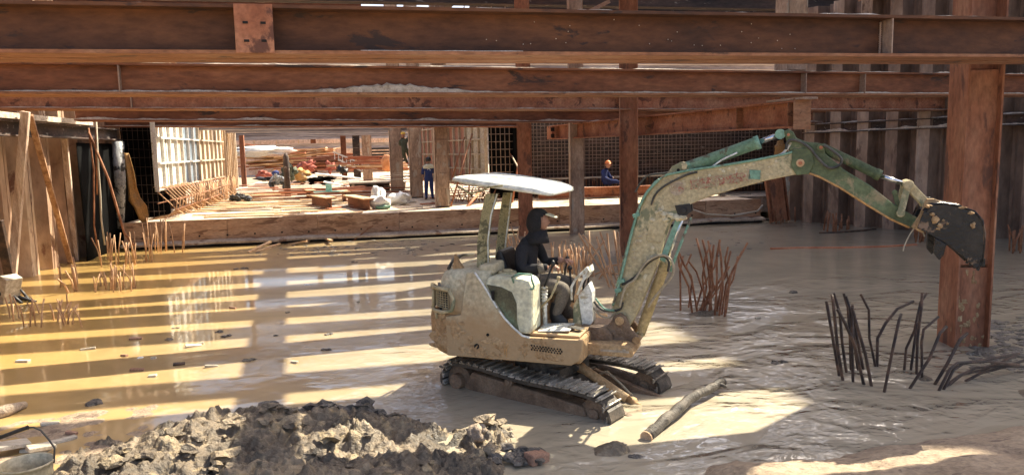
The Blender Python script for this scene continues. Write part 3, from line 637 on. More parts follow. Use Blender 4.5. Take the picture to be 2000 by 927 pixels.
for k in range(40):
    x = random.uniform(0, 1.4); y = random.uniform(0, .8); m.tube([(x, y, 0), (x + random.uniform(-.25, .25), y + random.uniform(-.2, .2), random.uniform(.3, .65))], .014, 4)
for k in range(6): m.tube([(-.3, k * .1, .1 + k * .08), (1.7, k * .12, .12 + k * .07)], .016, 4)
m.build('starter_bar', 'rebar', rc)
def pole(label, a, c, y0, y1, r, matn='rebar', nm='leaning_pole', grp=None):
    tag(MB().tube([PY(*a, y0), PY(*c, y1)], r, 6).build(nm, matn), label, 'pole', grp)
pole('rusty prop leaning left against the shaded formwork, the longer one', (877, 415), (922, 262), 25.2, 26.9, .035)
pole('thin rusty prop crossing high on the shaded formwork', (884, 345), (907, 268), 26.2, 26.9, .025)
pole('rusty upright prop in front of the black netting', (915, 400), (919, 280), 26.0, 26.8, .03)
pole('short slanted prop on the slab below the netting', (905, 412), (940, 372), 24.8, 26.2, .045, 'board_red')
pole('crossed brace by the black netting leaning left', (1000, 400), (1020, 268), 26, 27.3, .035, 'board_red')
pole('crossed brace by the black netting leaning right', (1028, 350), (996, 300), 26, 27.3, .035, 'board_red')
pole('pale brace running down behind the canopy', (1025, 352), (1000, 305), 25.5, 27, .03, 'rib_tan')
# rear wall with dense rebar grid on the right
yw = 28.4
rw = thing('rebar_mesh_wall', 'long dense rebar mesh standing before the dark rear wall at the right', 'rebar', (5.9, yw, .74))
MB().box((5.8, .5, 2.0), (12.6, .2, 4.2)).build('backing_wall', 'rust_dark', rw)
m = MB()
nb_ = 74
for k in range(nb_):
    x = k * 11.9 / nb_; m.tube([(x, 0, 0), (x + random.uniform(-.04, .04), .0, 3.9)], .014, 4)
m.build('upright_bar', 'rebar_grey', rw)
m = MB()
for k in range(22): m.tube([(0, -.03, .75 + k * .145), (6, -.03, .75 + k * .145 + random.uniform(-.03, .03)), (11.9, -.03, .75 + k * .145)], .013, 4)
m.build('cross_bar', 'rebar_grey', rw)
m = MB()
for k in range(110):
    x = random.uniform(0, 11.8); m.tube([(x, -.35, 0), (x + random.uniform(-.08, .08), -.3, .55 + .3 * random.random())], .013, 4)
m.build('starter_bar', 'rebar', rw)
m = MB(); m.bar((0, -.5, .72), (12, -.5, .74), .3, .05); m.build('walkway_plank', 'board_grey', rw)
bm_ = thing('loose_beam', 'rusty steel beam lying on the slab in front of the rebar mesh', 'steel beam', PY(1052, 388, 26.6))
MB().hbeam((0, 0, 0), (4.6, 0, 0), .36, .26).build('steel_beam', 'rust_red', bm_)
pp = PY(1190, 362, 27.4)
tag(MB().bar(PY(1050, 366, 27.2), PY(1260, 366, 27.2), .4, .05).build('seat_plank', 'board_grey'), 'pale plank under the seated blue worker', 'plank')
for (a, c, lb) in (((1092, 372), (1108, 360), 'short'), ((1122, 385), (1135, 365), 'longer')): tag(MB().tube([PY(*a, 26), PY(*c, 26.6)], .02, 5).build('rope', 'rope'), lb + ' pale rope end hanging below the seated worker\'s plank', 'rope')
for k in range(12):
    a = PY(1395 + random.uniform(-40, 60), 383 + random.uniform(-10, 2), 25.6); tag(MB().box((a.x, a.y, .78 + k * .035), (random.uniform(1.2, 2.6), .14, .035), rz=random.uniform(-.2, .2)).build('timber_board', 'board_grey'), 'weathered board in the small stack behind the boom', 'board', 'boards stacked behind the boom')
# hose line along the slab face at right
m = MB(); m.tube([PY(u, v, 22.7 - .02 * i) for i, (u, v) in enumerate([(1310, 385), (1340, 405), (1380, 418), (1430, 421), (1480, 412), (1490, 400)])], .03, 6); tag(m.build('hose', 'board_grey'), 'pale hose sagging along the concrete face right of the boom', 'hose')
m = MB(); m.tube([G(u, v, .03) for u, v in [(1340, 438), (1420, 432), (1520, 428)]], .03, 6); tag(m.build('hose', 'black'), 'dark hose lying at the foot of the slab right of the boom', 'hose')
lp = thing('leaning_form', 'tilted rusty steel plate form leaning at the right end of the slab', 'formwork', PY(1515, 385, 22.6))
MB().box((0, 0, -.05), (.6, .12, 1.5), ry=-.16).build('steel_plate', 'col_rust', lp); MB().box((.36, -.06, -.05), (.05, .1, 1.5), ry=-.16).build('flange', 'rust_mid', lp); MB().box((-.24, -.06, -.05), (.05, .1, 1.5), ry=-.16).build('flange', 'rust_mid', lp)
m = MB(); m.blob(PY(1525, 300, 22.8), (.22, .1, .4), 3, 3, .3); tag(m.build('cloth_bundle', 'cloth_tan'), 'tan cloth bundle hanging beside the boom tip', 'cloth')
m = MB(); m.blob(PY(1530, 365, 22.8), (.2, .1, .45), 6, 3, .3); tag(m.build('cloth_bundle', 'board_grey'), 'pale torn sheet at the right end of the slab', 'cloth')
# ================================================================== CLUTTER ON THE SLAB
zs = .74
def rb_boards(n, box, group, label, mats, lz=(1.5, 3.5), rot=(-.15, .15), wd=(.12, .25), h0=.03, stack=0):
    for k in range(n):
        u = random.uniform(box[0], box[2]); v = random.uniform(box[1], box[3]); q = G(u, v, zs)
        m = MB(); L = random.uniform(*lz); m.box((0, 0, 0), (L, random.uniform(*wd), .035)); o = m.build('timber_board', random.choice(mats)); o.location = (q.x, q.y, zs + .02 + random.random() * h0 + stack * k)
        o.rotation_euler = (random.uniform(-.02, .02), random.uniform(-.015, .015), random.uniform(*rot)); tag(o, label, 'board', group)
rb_boards(34, (430, 388, 660, 424), 'boards scattered on the front of the slab', 'pale board lying flat on the sunlit front of the slab', ['board', 'board_grey', 'board'])
rb_boards(16, (640, 384, 880, 408), 'broken boards by the columns', 'dull broken board on the slab between the benches and the columns', ['board_grey', 'board_red', 'board_grey'], lz=(.5, 1.6), rot=(-.9, .9))
rb_boards(10, (450, 372, 560, 384), 'boards scattered at mid slab', 'weathered board on the slab left of the crouching plaid worker', ['board_grey', 'board'], lz=(1.5, 3))
rb_boards(46, (490, 348, 770, 386), 'scrap boards around the workers', 'short scrap board lying among the workers at mid slab', ['board', 'board_red', 'board_grey', 'board_red'], lz=(.6, 2.2), rot=(-.6, .6), h0=.3, wd=(.1, .3))
def pile(n, cu, cv, y, L, sx, sz, group, label, mats, tilt=.12, h=1.0, t=(.16, .09)):
    q = PY(cu, cv, y)
    for k in range(n):
        f = k / n; m = MB(); LL = random.uniform(*L); m.box((0, 0, 0), (LL, t[0] * random.uniform(.7, 1.5), t[1]))
        o = m.build('timber_board', random.choice(mats)); o.location = (q.x + random.uniform(-sx, sx) * (1.1 - f * .8), y + random.uniform(-.8, .8), q.z + f * h + .05)
        o.rotation_euler = (0, random.uniform(-tilt, tilt), random.uniform(-.35, .35)); tag(o, label, 'board', group)
pile(42, 580, 331, 58, (3, 7), 3.2, 1, 'boards heaped in the big timber pile', 'orange board in the big heap at the back of the slab', ['board', 'board_red', 'board'], h=1.5, tilt=.16, t=(.4, .1))
pile(14, 650, 330, 55, (3, 6), 2.2, 1, 'boards heaped right of the big timber pile', 'reddish board in the low stack left of the weathered columns', ['board_red', 'rust_mid'], h=.9, tilt=.05, t=(.3, .1))
pile(12, 730, 334, 47, (2, 4), 1.6, 1, 'boards stacked by the ladder', 'brown board in the stack below the aluminium ladder', ['board_red', 'board'], h=.9, tilt=.03, t=(.3, .1))
pile(9, 650, 384, 32.5, (3, 6), 1.6, 1, 'long red boards before the benches', 'long red-brown board lying behind the steel benches', ['board_red', 'rust_mid'], h=.35, tilt=.02, t=(.16, .05))
pile(7, 800, 355, 33, (1.2, 2.2), 1.0, 1, 'boards beside the narrow columns', 'bent strip lying at the foot of the columns', ['board_grey', 'rebar_grey'], h=.4, tilt=.08, t=(.1, .03))
# brush at the left back
m = MB()
q = G(478, 350, zs)
for k in range(110):
    a = Vector((q.x - 1.2 + random.uniform(-.9, .9), 44 + random.uniform(-2, 2), zs + random.random() * 1.1)); m.tube([a, a + Vector((random.uniform(-.8, .8), random.uniform(-.5, .5), random.uniform(-.3, .6)))], .035, 4)
tag(m.build('scrap_heap', 'board'), 'tangled heap of pale scrap wood at the foot of the thin red column', 'scrap', kind='stuff')
# benches made of beam offcuts
def bench(label, u, v, L=1.5, rz=1.35, teal=False):
    q = G(u, v, zs); r = thing('beam_trestle', label, 'trestle', (q.x, q.y, zs), rz)
    MB().hbeam((0, 0, 0), (L, 0, 0), .36, .3, mi=0).build('steel_beam', 'rust_mid', r); MB().box((L / 2, 0, .38), (L, .38, .035)).build('top_board', 'board', r); return r
bench('beam offcut trestle with a board top carrying the mint green sheet', 648, 408, 2.4, 1.9); bench('beam offcut trestle with a board top left of the white sacks', 722, 411, 2.6, 1.85)
bench('smaller beam offcut trestle behind the mint green sheet', 676, 394, 1.3, 1.7); bench('small beam offcut trestle at the left of the row', 609, 390, 1.2, 1.8)
q = G(643, 400, zs); tag(MB().box((q.x, q.y + .3, zs + .48), (1.1, .35, .03)).build('mint_sheet', 'teal_board'), 'mint green board lying across a trestle', 'board')
tag(MB().box((q.x, q.y + .35, zs + .62), (.22, .2, .26)).build('mint_box', 'teal_board', bevel=.02), 'small mint green box standing on the mint board', 'box')
# white sacks
m = MB(); q = G(741, 408, zs); m.blob((q.x, q.y, zs + .2), (.34, .3, .27), 2, 3, .35); tag(m.build('white_sack', 'white'), 'crumpled white sack at the slab front, the lower one', 'sack')
m = MB(); m.blob((q.x - .02, q.y + .9, zs + .3), (.24, .24, .42), 5, 3, .35); tag(m.build('white_sack', 'white'), 'taller pointed white sack behind the lower one', 'sack')
m = MB(); m.blob((q.x + .75, q.y + 1.6, zs + .2), (.42, .3, .22), 9, 3, .35); tag(m.build('white_sack', 'white'), 'flat white sack right of the pointed one', 'sack')
m = MB(); m.blob((q.x + .12, q.y - .28, zs + .08), (.26, .12, .08), 9, 2, .35); tag(m.build('green_bag', 'teal'), 'green plastic bag at the foot of the lower white sack', 'bag')
# black heap, coloured bundles
m = MB(); q = G(470, 394, zs)
for k in range(26): m.blob((q.x + random.gauss(0, .3), q.y + random.gauss(0, .25), zs + .08 + random.random() * .22), (.13, .1, .08), k, 1, .4)
tag(m.build('rag_heap', 'black'), 'heap of black rags on the front left of the slab', 'rags')
for (u, v, yy, sz, mt, lb) in ((513, 338, 45, (.4, .3, .25), 'cloth_pink', 'dark red bundle at the left of the slab middle'), (520, 347, 43, (.8, .4, .14), 'black', 'low black bundle beside the dark red one'), (565, 335, 43, (.5, .4, .5), 'cloth_green', 'green and white bundle behind the dark upright post'),
                           (598, 322, 50, (.7, .4, .4), 'cloth_pink', 'red tarpaulin bundle on the timber heap'), (585, 340, 44, (.7, .4, .4), 'cloth_tan', 'brown cloth bundle left of the yellow helmet worker'), (645, 324, 50, (.3, .3, .45), 'cloth_pink', 'small red canister on the boards'), (668, 330, 46, (.35, .3, .35), 'black', 'black sack below the ladder'), (625, 350, 44, (.9, .5, .3), 'membrane', 'black crate pile under the white metal sheets')):
    q = PY(u, v, yy); m = MB(); m.blob((q.x, yy, q.z - .05), tuple(.75 * s_ for s_ in sz), len(lb), 3, .75, 1.6); tag(m.build('cloth_bundle', mt), lb, 'bundle')
a, c = G(563, 394, zs), None; q = G(563, 393, zs); pst = thing('marker_post', 'dark grey upright post behind the crouching plaid worker', 'post', (q.x - .0, 34.5, zs))
q = PY(563, 390, 34.5); pst.location = (q.x, 34.5, zs); MB().tube([(0, 0, 0), (0, 0, 1.75), (0, 0, 1.95)], [.14, .13, .03], 8).build('post_shaft', 'rust_dark', pst)
# sheets on trestles
def sheet(label, us, vs, y, mt, th=.05, dp=1.2):
    a, c = PY(us[0], vs[0], y), PY(us[1], vs[1], y); m = MB(); m.bar(a, c, dp, th); tag(m.build('metal_sheet', mt, bevel=.01), label, 'sheet')
sheet('large white metal sheet propped across the middle of the slab', (615, 706), (339, 349), 40, 'alu', .06); sheet('smaller white metal sheet below the large one', (632, 678), (355, 363), 38, 'alu')
tb = thing('plank_table', 'wide pale plank table left of the grey column', 'table', PY(722, 356, 37)); L = (PY(780, 356, 37) - PY(675, 356, 37)).length
MB().box((0.3, 0, 0), (L, 1.2, .08)).build('table_top', 'board_grey', tb); MB().box((.0, .3, -.45), (L * .75, .5, .8)).build('table_base', 'rust_dark', tb)
for s_ in (-.45, .5): MB().box((L * s_ + .3, -.3, -.5), (.14, .14, 1.0), ry=.15).build('leg', 'board_grey', tb)
# ladder
ld = thing('ladder', 'aluminium ladder leaning sideways on the board stack', 'ladder', PY(650, 296, 49)); a = PY(712, 322, 49) - PY(650, 296, 49)
up = Vector((0, 0, .5))
MB().bar((0, 0, 0), a, .07, .1).build('side_rail', 'alu', ld); MB().bar(-up + Vector((.3, 0, 0)), a - up, .07, .1).build('side_rail', 'alu', ld)
for k in range(8): MB().bar(a * (k / 8 + .05), a * (k / 8 + .05) - up * .9, .05, .05).build('rung', 'alu', ld)
tag(MB().blob(PY(756, 318, 45), (.35, .4, .5), 4, 3, .15).build('orange_drum', 'crane_yel'), 'orange machine housing left of the grey column', 'machine')
m = MB()
for k in range(5): m.box(PY(752, 290 + k * 6, 50), (2.6, .6, .12))
tag(m.build('bar_bundle', 'black'), 'dark bundled bars stacked left of the grey column', 'bars')
m = MB(); q = PY(505, 296, 56); m.blob(q, (2.2, 1.0, .35), 3, 3, .3); tag(m.build('tarp_heap', 'white'), 'white tarpaulin heap behind the thin red column', 'tarpaulin')
# rods on the ground near the slab foot
for i, (a, c) in enumerate((((485, 493), (528, 472)), ((500, 492), (546, 476)), ((598, 474), (618, 460)), ((618, 460), (648, 470)), ((615, 470), (640, 462)), ((560, 478), (600, 470)))):
    pa, pc = G(*a, .0), G(*c, .12); m = MB(); m.bar(pa, pc, .08, .05); tag(m.build('loose_stick', 'board'), 'thin board stick lying in the shallow water before the slab', 'stick', 'sticks before the slab')
m = MB(); q = G(690, 470); m.tube([q, q + Vector((.5, .3, .35)), q + Vector((.75, .45, .45))], .02, 5); tag(m.build('loose_rod', 'rebar'), 'single bent rod leaning on the slab foot', 'rod')
# ================================================================== REBAR CLUSTERS IN THE WATER
def cluster(label, rods, matn='rebar_tan', r=.016, group=None, name='rebar_cluster', loc=None):
    """rods: list of world polylines"""
    c = loc or Vector(rods[0][0]); t = thing(name, label, 'rebar', (c.x, c.y, 0), group=group)
    for p in rods:
        m = MB(); rr = r * random.uniform(.9, 1.1); m.tube([Vector(q) - Vector((c.x, c.y, 0)) for q in p], rr, 6); m.build('rebar_rod', matn, t)
    return t
def auto_rods(u0, u1, v0, v1, n, hmin, hmax, lean=.12, y=None):
    out = []
    for k in range(n):
        q = G(random.uniform(u0, u1), random.uniform(v0, v1)); h = random.uniform(hmin, hmax)
        a = random.gauss(0, lean); bb = random.gauss(0, lean)
        p = [q - Vector((0, 0, .15)), q + Vector((a * h * .5, bb * h * .5, h * .5)), q + Vector((a * h * 1.2, bb * h * 1.2, h))]
        out.append(p)
    return out
cluster('rebar stubs sticking up by the slab at the left, tallest group', auto_rods(285, 360, 484, 494, 17, .55, .95, .07), r=.016)
cluster('rebar stubs in the second group from the slab at the left', auto_rods(190, 300, 505, 524, 24, .45, .85, .12), r=.014)
cluster('rebar stubs in the third group from the slab, over the lit stripes', auto_rods(172, 275, 555, 572, 20, .25, .55, .16), r=.013)
cluster('small rebar stubs near the hose tangle at the far left', auto_rods(15, 110, 612, 642, 12, .25, .45, .25), r=.012)
cluster('short rebar stubs around a ring shaped clod at the left', auto_rods(115, 168, 605, 638, 10, .18, .36, .25), r=.011)
cluster('thin rods left of the third group in front of the left wall', auto_rods(110, 160, 545, 575, 6, .3, .6, .3), r=.018)
cluster('tall pale rebar behind the operator, left part', auto_rods(968, 1030, 490, 520, 14, .45, .8, .2), r=.017)
cluster('dense row of straight rebar between the operator and the boom', auto_rods(1065, 1150, 512, 540, 30, .42, .62, .1), r=.016)
def spl(pts, y=None, g=None):
    """pixel polyline whose first point is in the water; others on the camera-facing plane through it"""
    q = G(*pts[0]); return [q - Vector((0, 0, .12))] + [PY(u, v, q.y + .05 * i) for i, (u, v) in enumerate(pts)]
cluster('splayed bent rebar leaning both ways just left of the boom', [spl(p) for p in (
    [(1190, 560), (1170, 500), (1138, 458)], [(1200, 562), (1178, 505), (1165, 462)], [(1205, 548), (1185, 490), (1172, 452)], [(1212, 552), (1206, 500), (1199, 450)], [(1185, 545), (1150, 490), (1130, 455)], [(1216, 540), (1210, 490), (1206, 452)],
    [(1170, 545), (1185, 520), (1215, 515)], [(1160, 540), (1152, 490), (1150, 450)], [(1195, 555), (1190, 500), (1186, 455)], [(1222, 540), (1213, 500), (1205, 470)], [(1140, 530), (1165, 490), (1180, 470)], [(1150, 540), (1175, 530), (1212, 536)])], r=.02)
cluster('tall bundle of twisted rusty rebar right of the boom, splayed at the top', [spl(p) for p in (
    [(1352, 610), (1345, 560), (1327, 520), (1323, 485)], [(1329, 606), (1329, 560), (1328, 530), (1334, 500)], [(1362, 608), (1350, 540), (1335, 515), (1325, 490)], [(1368, 612), (1380, 560), (1372, 510), (1360, 465)],
    [(1372, 612), (1388, 560), (1380, 500), (1372, 468)], [(1378, 610), (1372, 540), (1378, 500), (1388, 478)], [(1384, 614), (1392, 560), (1390, 510), (1383, 470)], [(1390, 612), (1385, 550), (1392, 500), (1394, 478)],
    [(1396, 616), (1400, 560), (1400, 500), (1406, 468)], [(1400, 612), (1408, 560), (1420, 520), (1427, 490)], [(1405, 616), (1412, 560), (1408, 500), (1404, 475)], [(1410, 614), (1418, 555), (1440, 510), (1460, 474)],
    [(1415, 618), (1420, 570), (1430, 530), (1450, 490)], [(1418, 610), (1424, 560), (1416, 510), (1422, 482)], [(1366, 606), (1385, 580), (1410, 540), (1425, 520)], [(1360, 600), (1372, 560), (1396, 520), (1400, 500)], [(1345, 600), (1352, 550), (1340, 520), (1350, 496)], [(1388, 600), (1370, 560), (1360, 530), (1345, 510)], [(1402, 605), (1398, 570), (1385, 530), (1392, 490)], [(1375, 600), (1398, 570), (1420, 535), (1416, 500)], [(1394, 606), (1408, 590), (1432, 545), (1441, 500)])],
    matn='rebar', r=.016)
cluster('dark wet rebar rods in a tight row right of the boom', [spl(p) for p in (
    [(1639, 733), (1630, 680), (1614, 588)], [(1646, 742), (1636, 680), (1627, 588), (1625, 575)], [(1653, 726), (1645, 670), (1640, 610), (1628, 572)], [(1662, 722), (1660, 660), (1656, 600), (1648, 573)], [(1666, 745), (1664, 680), (1665, 595)], [(1676, 722), (1668, 660), (1662, 610), (1652, 578)],
    [(1686, 720), (1674, 660), (1668, 620)], [(1687, 750), (1668, 670), (1650, 630), (1635, 603)], [(1702, 753), (1690, 690), (1675, 640), (1664, 600)], [(1663, 700), (1664, 650), (1658, 600)])], matn='rebar_wet', r=.0165)
cluster('dark bent rebar rods around a clod, left of the large column', [spl(p) for p in (
    [(1710, 715), (1698, 660), (1697, 605), (1681, 574)], [(1713, 714), (1714, 660), (1730, 630), (1752, 603), (1784, 588)], [(1727, 765), (1742, 690), (1756, 625), (1760, 613)], [(1766, 722), (1770, 680), (1786, 645), (1798, 590), (1810, 572)], [(1779, 722), (1786, 670), (1792, 630)], [(1790, 730), (1792, 660), (1800, 600), (1801, 572)], [(1801, 740), (1800, 670), (1804, 643), (1833, 618)], [(1777, 758), (1815, 700), (1836, 650), (1849, 637)], [(1826, 750), (1850, 710), (1875, 663), (1889, 650)])], matn='rebar_wet', r=.0165)
cluster('dark rebar bent over flat towards the right edge', [spl(p) for p in (
    [(1834, 762), (1855, 720), (1870, 708), (1930, 705), (1990, 712)], [(1843, 760), (1862, 722), (1880, 710), (1950, 697), (1990, 690)], [(1845, 756), (1870, 735), (1905, 718), (1960, 714), (2010, 716)], [(1852, 752), (1880, 730), (1920, 722), (1985, 694)], [(1886, 744), (1915, 728), (1960, 716), (2010, 700)])], matn='rebar_wet', r=.0165)
cluster('far rebar stubs by the bucket under the right sheet pile wall', auto_rods(1600, 1665, 446, 454, 12, .3, .6, .1), matn='rebar', r=.025)
cluster('far rebar stubs just left of the bucket', auto_rods(1755, 1810, 462, 474, 12, .5, .8, .12), matn='rebar', r=.022)
cluster('rebar stubs at the right end of the slab', auto_rods(1500, 1555, 430, 436, 12, .25, .55, .1), matn='rebar', r=.025)
cluster('pale rebar stubs at the right picture edge', auto_rods(1972, 1998, 488, 500, 8, .4, .65, .1), matn='rebar', r=.02)
# ================================================================== EXCAVATOR
PS = R_(-31.5); MO = Vector((2.05, 7.95, 0))
Fv = Vector((math.cos(PS), math.sin(PS), 0)); Rv = Vector((math.sin(PS), -math.cos(PS), 0))
def ML(u, v, off=0.0):
    d = ray(u, v); t = ((MO - CP).dot(Rv) + off) / d.dot(Rv); p = CP + d * t - MO; return Vector((p.dot(Fv), -off, p.z))
def P2(px, off): return [(ML(u, v, off).x, ML(u, v, off).z) for u, v in px]
SZ = lambda a, b_, t: (a, t, b_)          # profile in the machine's long plane, thickness along y
ex = thing('mini_excavator', 'muddy green and cream mini excavator with a canopy, digging in the flooded pit', 'excavator', MO, PS)
def part(m, name, mats, bevel=0, parent=None, **k): return m.build(name, mats, parent or ex, bevel=bevel, **k)
# --- undercarriage, turned against the upper body
TA = R_(-48.9) - PS
und = bpy.data.objects.new('undercarriage', None); COL.objects.link(und); und.parent = ex; und.rotation_euler = (0, R_(.8), TA); und.location = (0, 0, -.02)
def stadium(xa, xb, r0, r1, z0, step):
    """closed path around two wheels: list of (x,z,angle)"""
    pts = []; L = xb - xa
    n = int(L / step)
    for i in range(n): t = i / n; pts.append((xa + L * t, z0 + 2 * r0 + (2 * r1 - 2 * r0) * t + .012 * math.sin(t * 9) , 0))
    na = max(6, int(math.pi * r1 / step))
    for i in range(na + 1): a = math.pi / 2 - math.pi * i / na; pts.append((xb + r1 * math.cos(a), z0 + r1 + r1 * math.sin(a), a - math.pi / 2))
    for i in range(n): t = i / n; pts.append((xb - L * t, z0, math.pi))
    na = max(6, int(math.pi * r0 / step))
    for i in range(na + 1): a = -math.pi / 2 - math.pi * i / na; pts.append((xa + r0 * math.cos(a), z0 + r0 + r0 * math.sin(a), a - math.pi / 2))
    return pts
for sgn in (-1, 1):
    yc = sgn * .54; wd = .30
    bm_ = MB(); path = stadium(-.86, .92, .215, .20, -.13, .095); N = len(path)
    inner = [(x - .04 * math.sin(-a) * 0, z) for x, z, a in path]
    # belt as a closed band
    ring = [[(x, yc - wd * .46, z), (x, yc + wd * .46, z), (x - .035 * math.sin(a + 0) * 1, yc + wd * .46, z - .035 * math.cos(a)), (x - .035 * math.sin(a), yc - wd * .46, z - .035 * math.cos(a))] for x, z, a in path]
    vs = [p for r in ring for p in r]; fs = [(i * 4 + j, i * 4 + (j + 1) % 4, ((i + 1) % N) * 4 + (j + 1) % 4, ((i + 1) % N) * 4 + j) for i in range(N) for j in range(4)]
    bm_.add(vs, fs, 0)
    belt = bm_.build('track_belt', 'track', und)
    sh = MB()
    for i, (x, z, a) in enumerate(path):
        nx, nz = math.sin(a), math.cos(a)
        if a == 0: nx, nz = 0, 1
        j = random.uniform(-.004, .004)
        sh.box((x + nx * .014, yc, z + nz * .014), (.082, wd, .016), ry=a, mi=0)
        sh.box((x + nx * (.03 + j), yc, z + nz * (.03 + j)), (.016, wd * .98, .03), ry=a + .1, mi=0)
        sh.box((x + nx * .028 - .03 * math.cos(a), yc, z + nz * .028 + .03 * math.sin(a)), (.01, wd * .9, .022), ry=a, mi=0)
    sh.build('track_shoe', 'shoe', belt, bevel=.003)
    fr = MB(); fr.prism([(-.72, -.07), (.80, -.07), (.84, .05), (.80, .13), (.3, .17), (-.3, .20), (-.66, .22), (-.74, .1)], lambda a, b_, t: (a, t, b_), yc - .10 * 1, yc + .10)
    part(fr, 'track_frame', 'trackmud', .02, und)
    sp_ = MB()
    def disc(mm, x, z, r, y0, y1, n=20, mi=0): mm.tube([(x, y0, z), (x, y1, z)], r, n, mi, smooth=False)
    o_ = sgn * .135
    disc(sp_, -.86, .085, .175, yc - .08, yc + .08); disc(sp_, -.86, .085, .09, yc + o_ * .5, yc + o_ * 1.15); so2 = part(sp_, 'drive_sprocket', 'trackmud', .012, und)
    m = MB()
    for k in range(14):
        a = k * 2 * math.pi / 14; m.box((-.86 + .185 * math.cos(a), yc, .085 + .185 * math.sin(a)), (.04, .05, .03), ry=-a)
    m.build('sprocket_tooth', 'track', so2)
    idl = MB(); disc(idl, .92, .07, .165, yc - .07, yc + .07); disc(idl, .92, .07, .06, yc - .1, yc + .1); part(idl, 'idler_wheel', 'trackmud', .01, und)
    for x in (-.5, -.22, .06, .34, .6):
        rl = MB(); disc(rl, x, -.06, .07, yc - .09, yc + .09); part(rl, 'track_roller', 'track', 0, und)
    hb = MB(); disc(hb, -.12, .215, .05, yc - .13, yc + .13, 14); disc(hb, -.12, .215, .028, yc - .15, yc + .15, 12); part(hb, 'carrier_roller', 'trackmud', .006, und)
cf = MB(); cf.prism([(-.42, -.02), (.42, -.02), (.36, .22), (-.36, .26)], lambda a, b_, t: (a, t, b_), -.42, .42); cf.box((0, 0, .28), (.62, .62, .12)); part(cf, 'centre_frame', 'track', .02, und)
sl_ = MB(); sl_.tube([(0, 0, .24), (0, 0, .44)], .34, 28, smooth=False); part(sl_, 'slew_ring', 'track', 0, und)
# blade arms + blade mostly under water
for sgn in (-1, 1):
    m = MB(); m.bar((.36, sgn * .30, .17), (1.36, sgn * .36, -.05), .07, .10, seg=3); part(m, 'blade_arm', 'trackmud', .012, und)
m = MB(); m.tube([(.36, 0.0, .30), (.40, 0.0, .30), (.42, 0, .29), (.96, 0, .06)], [.06, .06, .05, .05], 12); m.tube([(.94, 0, .07), (1.30, 0, -.04)], .024, 10)
m.tube([(1.0, -.03, .05), (1.03, .03, .03)], .055, 10); part(m, 'blade_cylinder', 'bodymud', 0, und)
m = MB(); m.tube([(.36, -.08, .31), (.36, .08, .31)], .035, 10); part(m, 'blade_pin', 'track', 0, und)
m = MB(); m.prism([(1.36, -.22), (1.44, -.2), (1.40, -.05), (1.42, -.012), (1.36, -.012), (1.34, -.1)], lambda a, b_, t: (a, t, b_), -.66, .66); part(m, 'dozer_blade', 'trackmud', .008, und)
m = MB(); m.tube([(.5, .12, .2), (.62, .16, .26), (.8, .14, .16), (.95, .1, .08)], .014, 6); part(m, 'blade_hose', 'hosemud', 0, und)
# --- upper structure: rounded tail in plan
def tail(zs_, rear, front, hw, rr=.36, n=8):
    rings = []
    for (z, k, sh_) in zs_:
        rear_, w_ = rear + (1 - k) * .5 + sh_, hw * k; pts = [(front, -w_)]
        r_ = rr * k
        for i in range(n + 1): a = -math.pi / 2 - (math.pi / 2) * i / n; pts.append((rear_ + r_ + r_ * math.cos(a), -w_ + r_ + r_ * math.sin(a)))
        for i in range(n + 1): a = math.pi - (math.pi / 2) * i / n; pts.append((rear_ + r_ + r_ * math.cos(a), w_ - r_ + r_ * math.sin(a)))
        pts.append((front, w_)); rings.append([(x, y, z) for x, y in pts])
    return rings
m = MB(); m.loft(tail([(.44, .84, 0), (.47, .90, 0), (.56, .965, 0), (.70, 1, 0), (.86, 1, 0), (.915, .985, 0), (.93, .95, 0)], -1.29, -.42, .69, .34), 0, True)
cwt = part(m, 'counterweight', 'bodymud')
m = MB(); m.loft(tail([(.90, .985, .02), (1.0, .985, .03), (1.18, .975, .04), (1.28, .955, .05), (1.345, .92, .06), (1.385, .86, .08), (1.40, .76, .12)], -1.20, -.50, .68, .26), 0, True)
hd = part(m, 'engine_hood', 'body')
m = MB(); m.tube([(-1.02, -.5, 1.395), (-1.1, -.2, 1.44), (-1.12, .1, 1.45), (-1.1, .4, 1.42)], .02, 6); m.build('hood_seam', 'hose', hd)
m = MB(); m.box((-.56, .0, 1.40), (.18, 1.1, .12), ry=-.12); part(m, 'bulkhead', 'body', .03)
m = MB(); m.prism([(-.98, 1.37), (-.84, 1.39), (-.90, 1.47), (-.945, 1.56)], SZ, -.50, -.44); part(m, 'exhaust_fin', 'bodymud', .01)
m = MB(); m.tube([(-.72, -.2, 1.38), (-.72, -.2, 1.46)], .05, 12); part(m, 'filler_cap', 'bodymud')
# side cover with the sweeping curved edge
side = [(-.98, .47), (.42, .47), (.50, .52), (.54, .64), (.54, .745), (-.02, .735), (-.10, .75), (-.20, .83), (-.30, .93), (-.39, 1.05), (-.47, 1.18), (-.54, 1.29), (-.62, 1.40), (-.72, 1.395), (-.80, .93), (-.98, .9)]
m = MB(); m.prism(side, SZ, -.705, -.655); scv = part(m, 'side_cover', 'body', .012)
m = MB(); m.tube([(a, -.71, b_) for a, b_ in side[5:13]], .012, 6); m.build('cover_rim', 'whitepanel', scv)
m = MB(); m.box((-.42, -.712, 1.16), (.03, .012, .10)); m.build('latch', 'hole', scv)
m = MB(); m.tube([(-.49, -.705, .735), (-.49, -.716, .735)], .016, 10); m.tube([(-.62, -.70, .6), (-.62, -.715, .6)], .03, 10); m.build('bolt_hole', 'hole', scv)
m = MB()
for r_ in range(3):
    for k in range(11): m.box((.0 + k * .031 + (.015 if r_ % 2 else 0), -.712, .655 - r_ * .021 - k * .002), (.017, .01, .013), ry=.78)
m.build('vent_hole', 'hole', scv)
m = MB(); m.box((-.30, -.708, .60), (.006, .008, .13)); m.box((-.28, -.708, .56), (.006, .008, .1)); m.build('panel_seam', 'cloth_tan', scv)
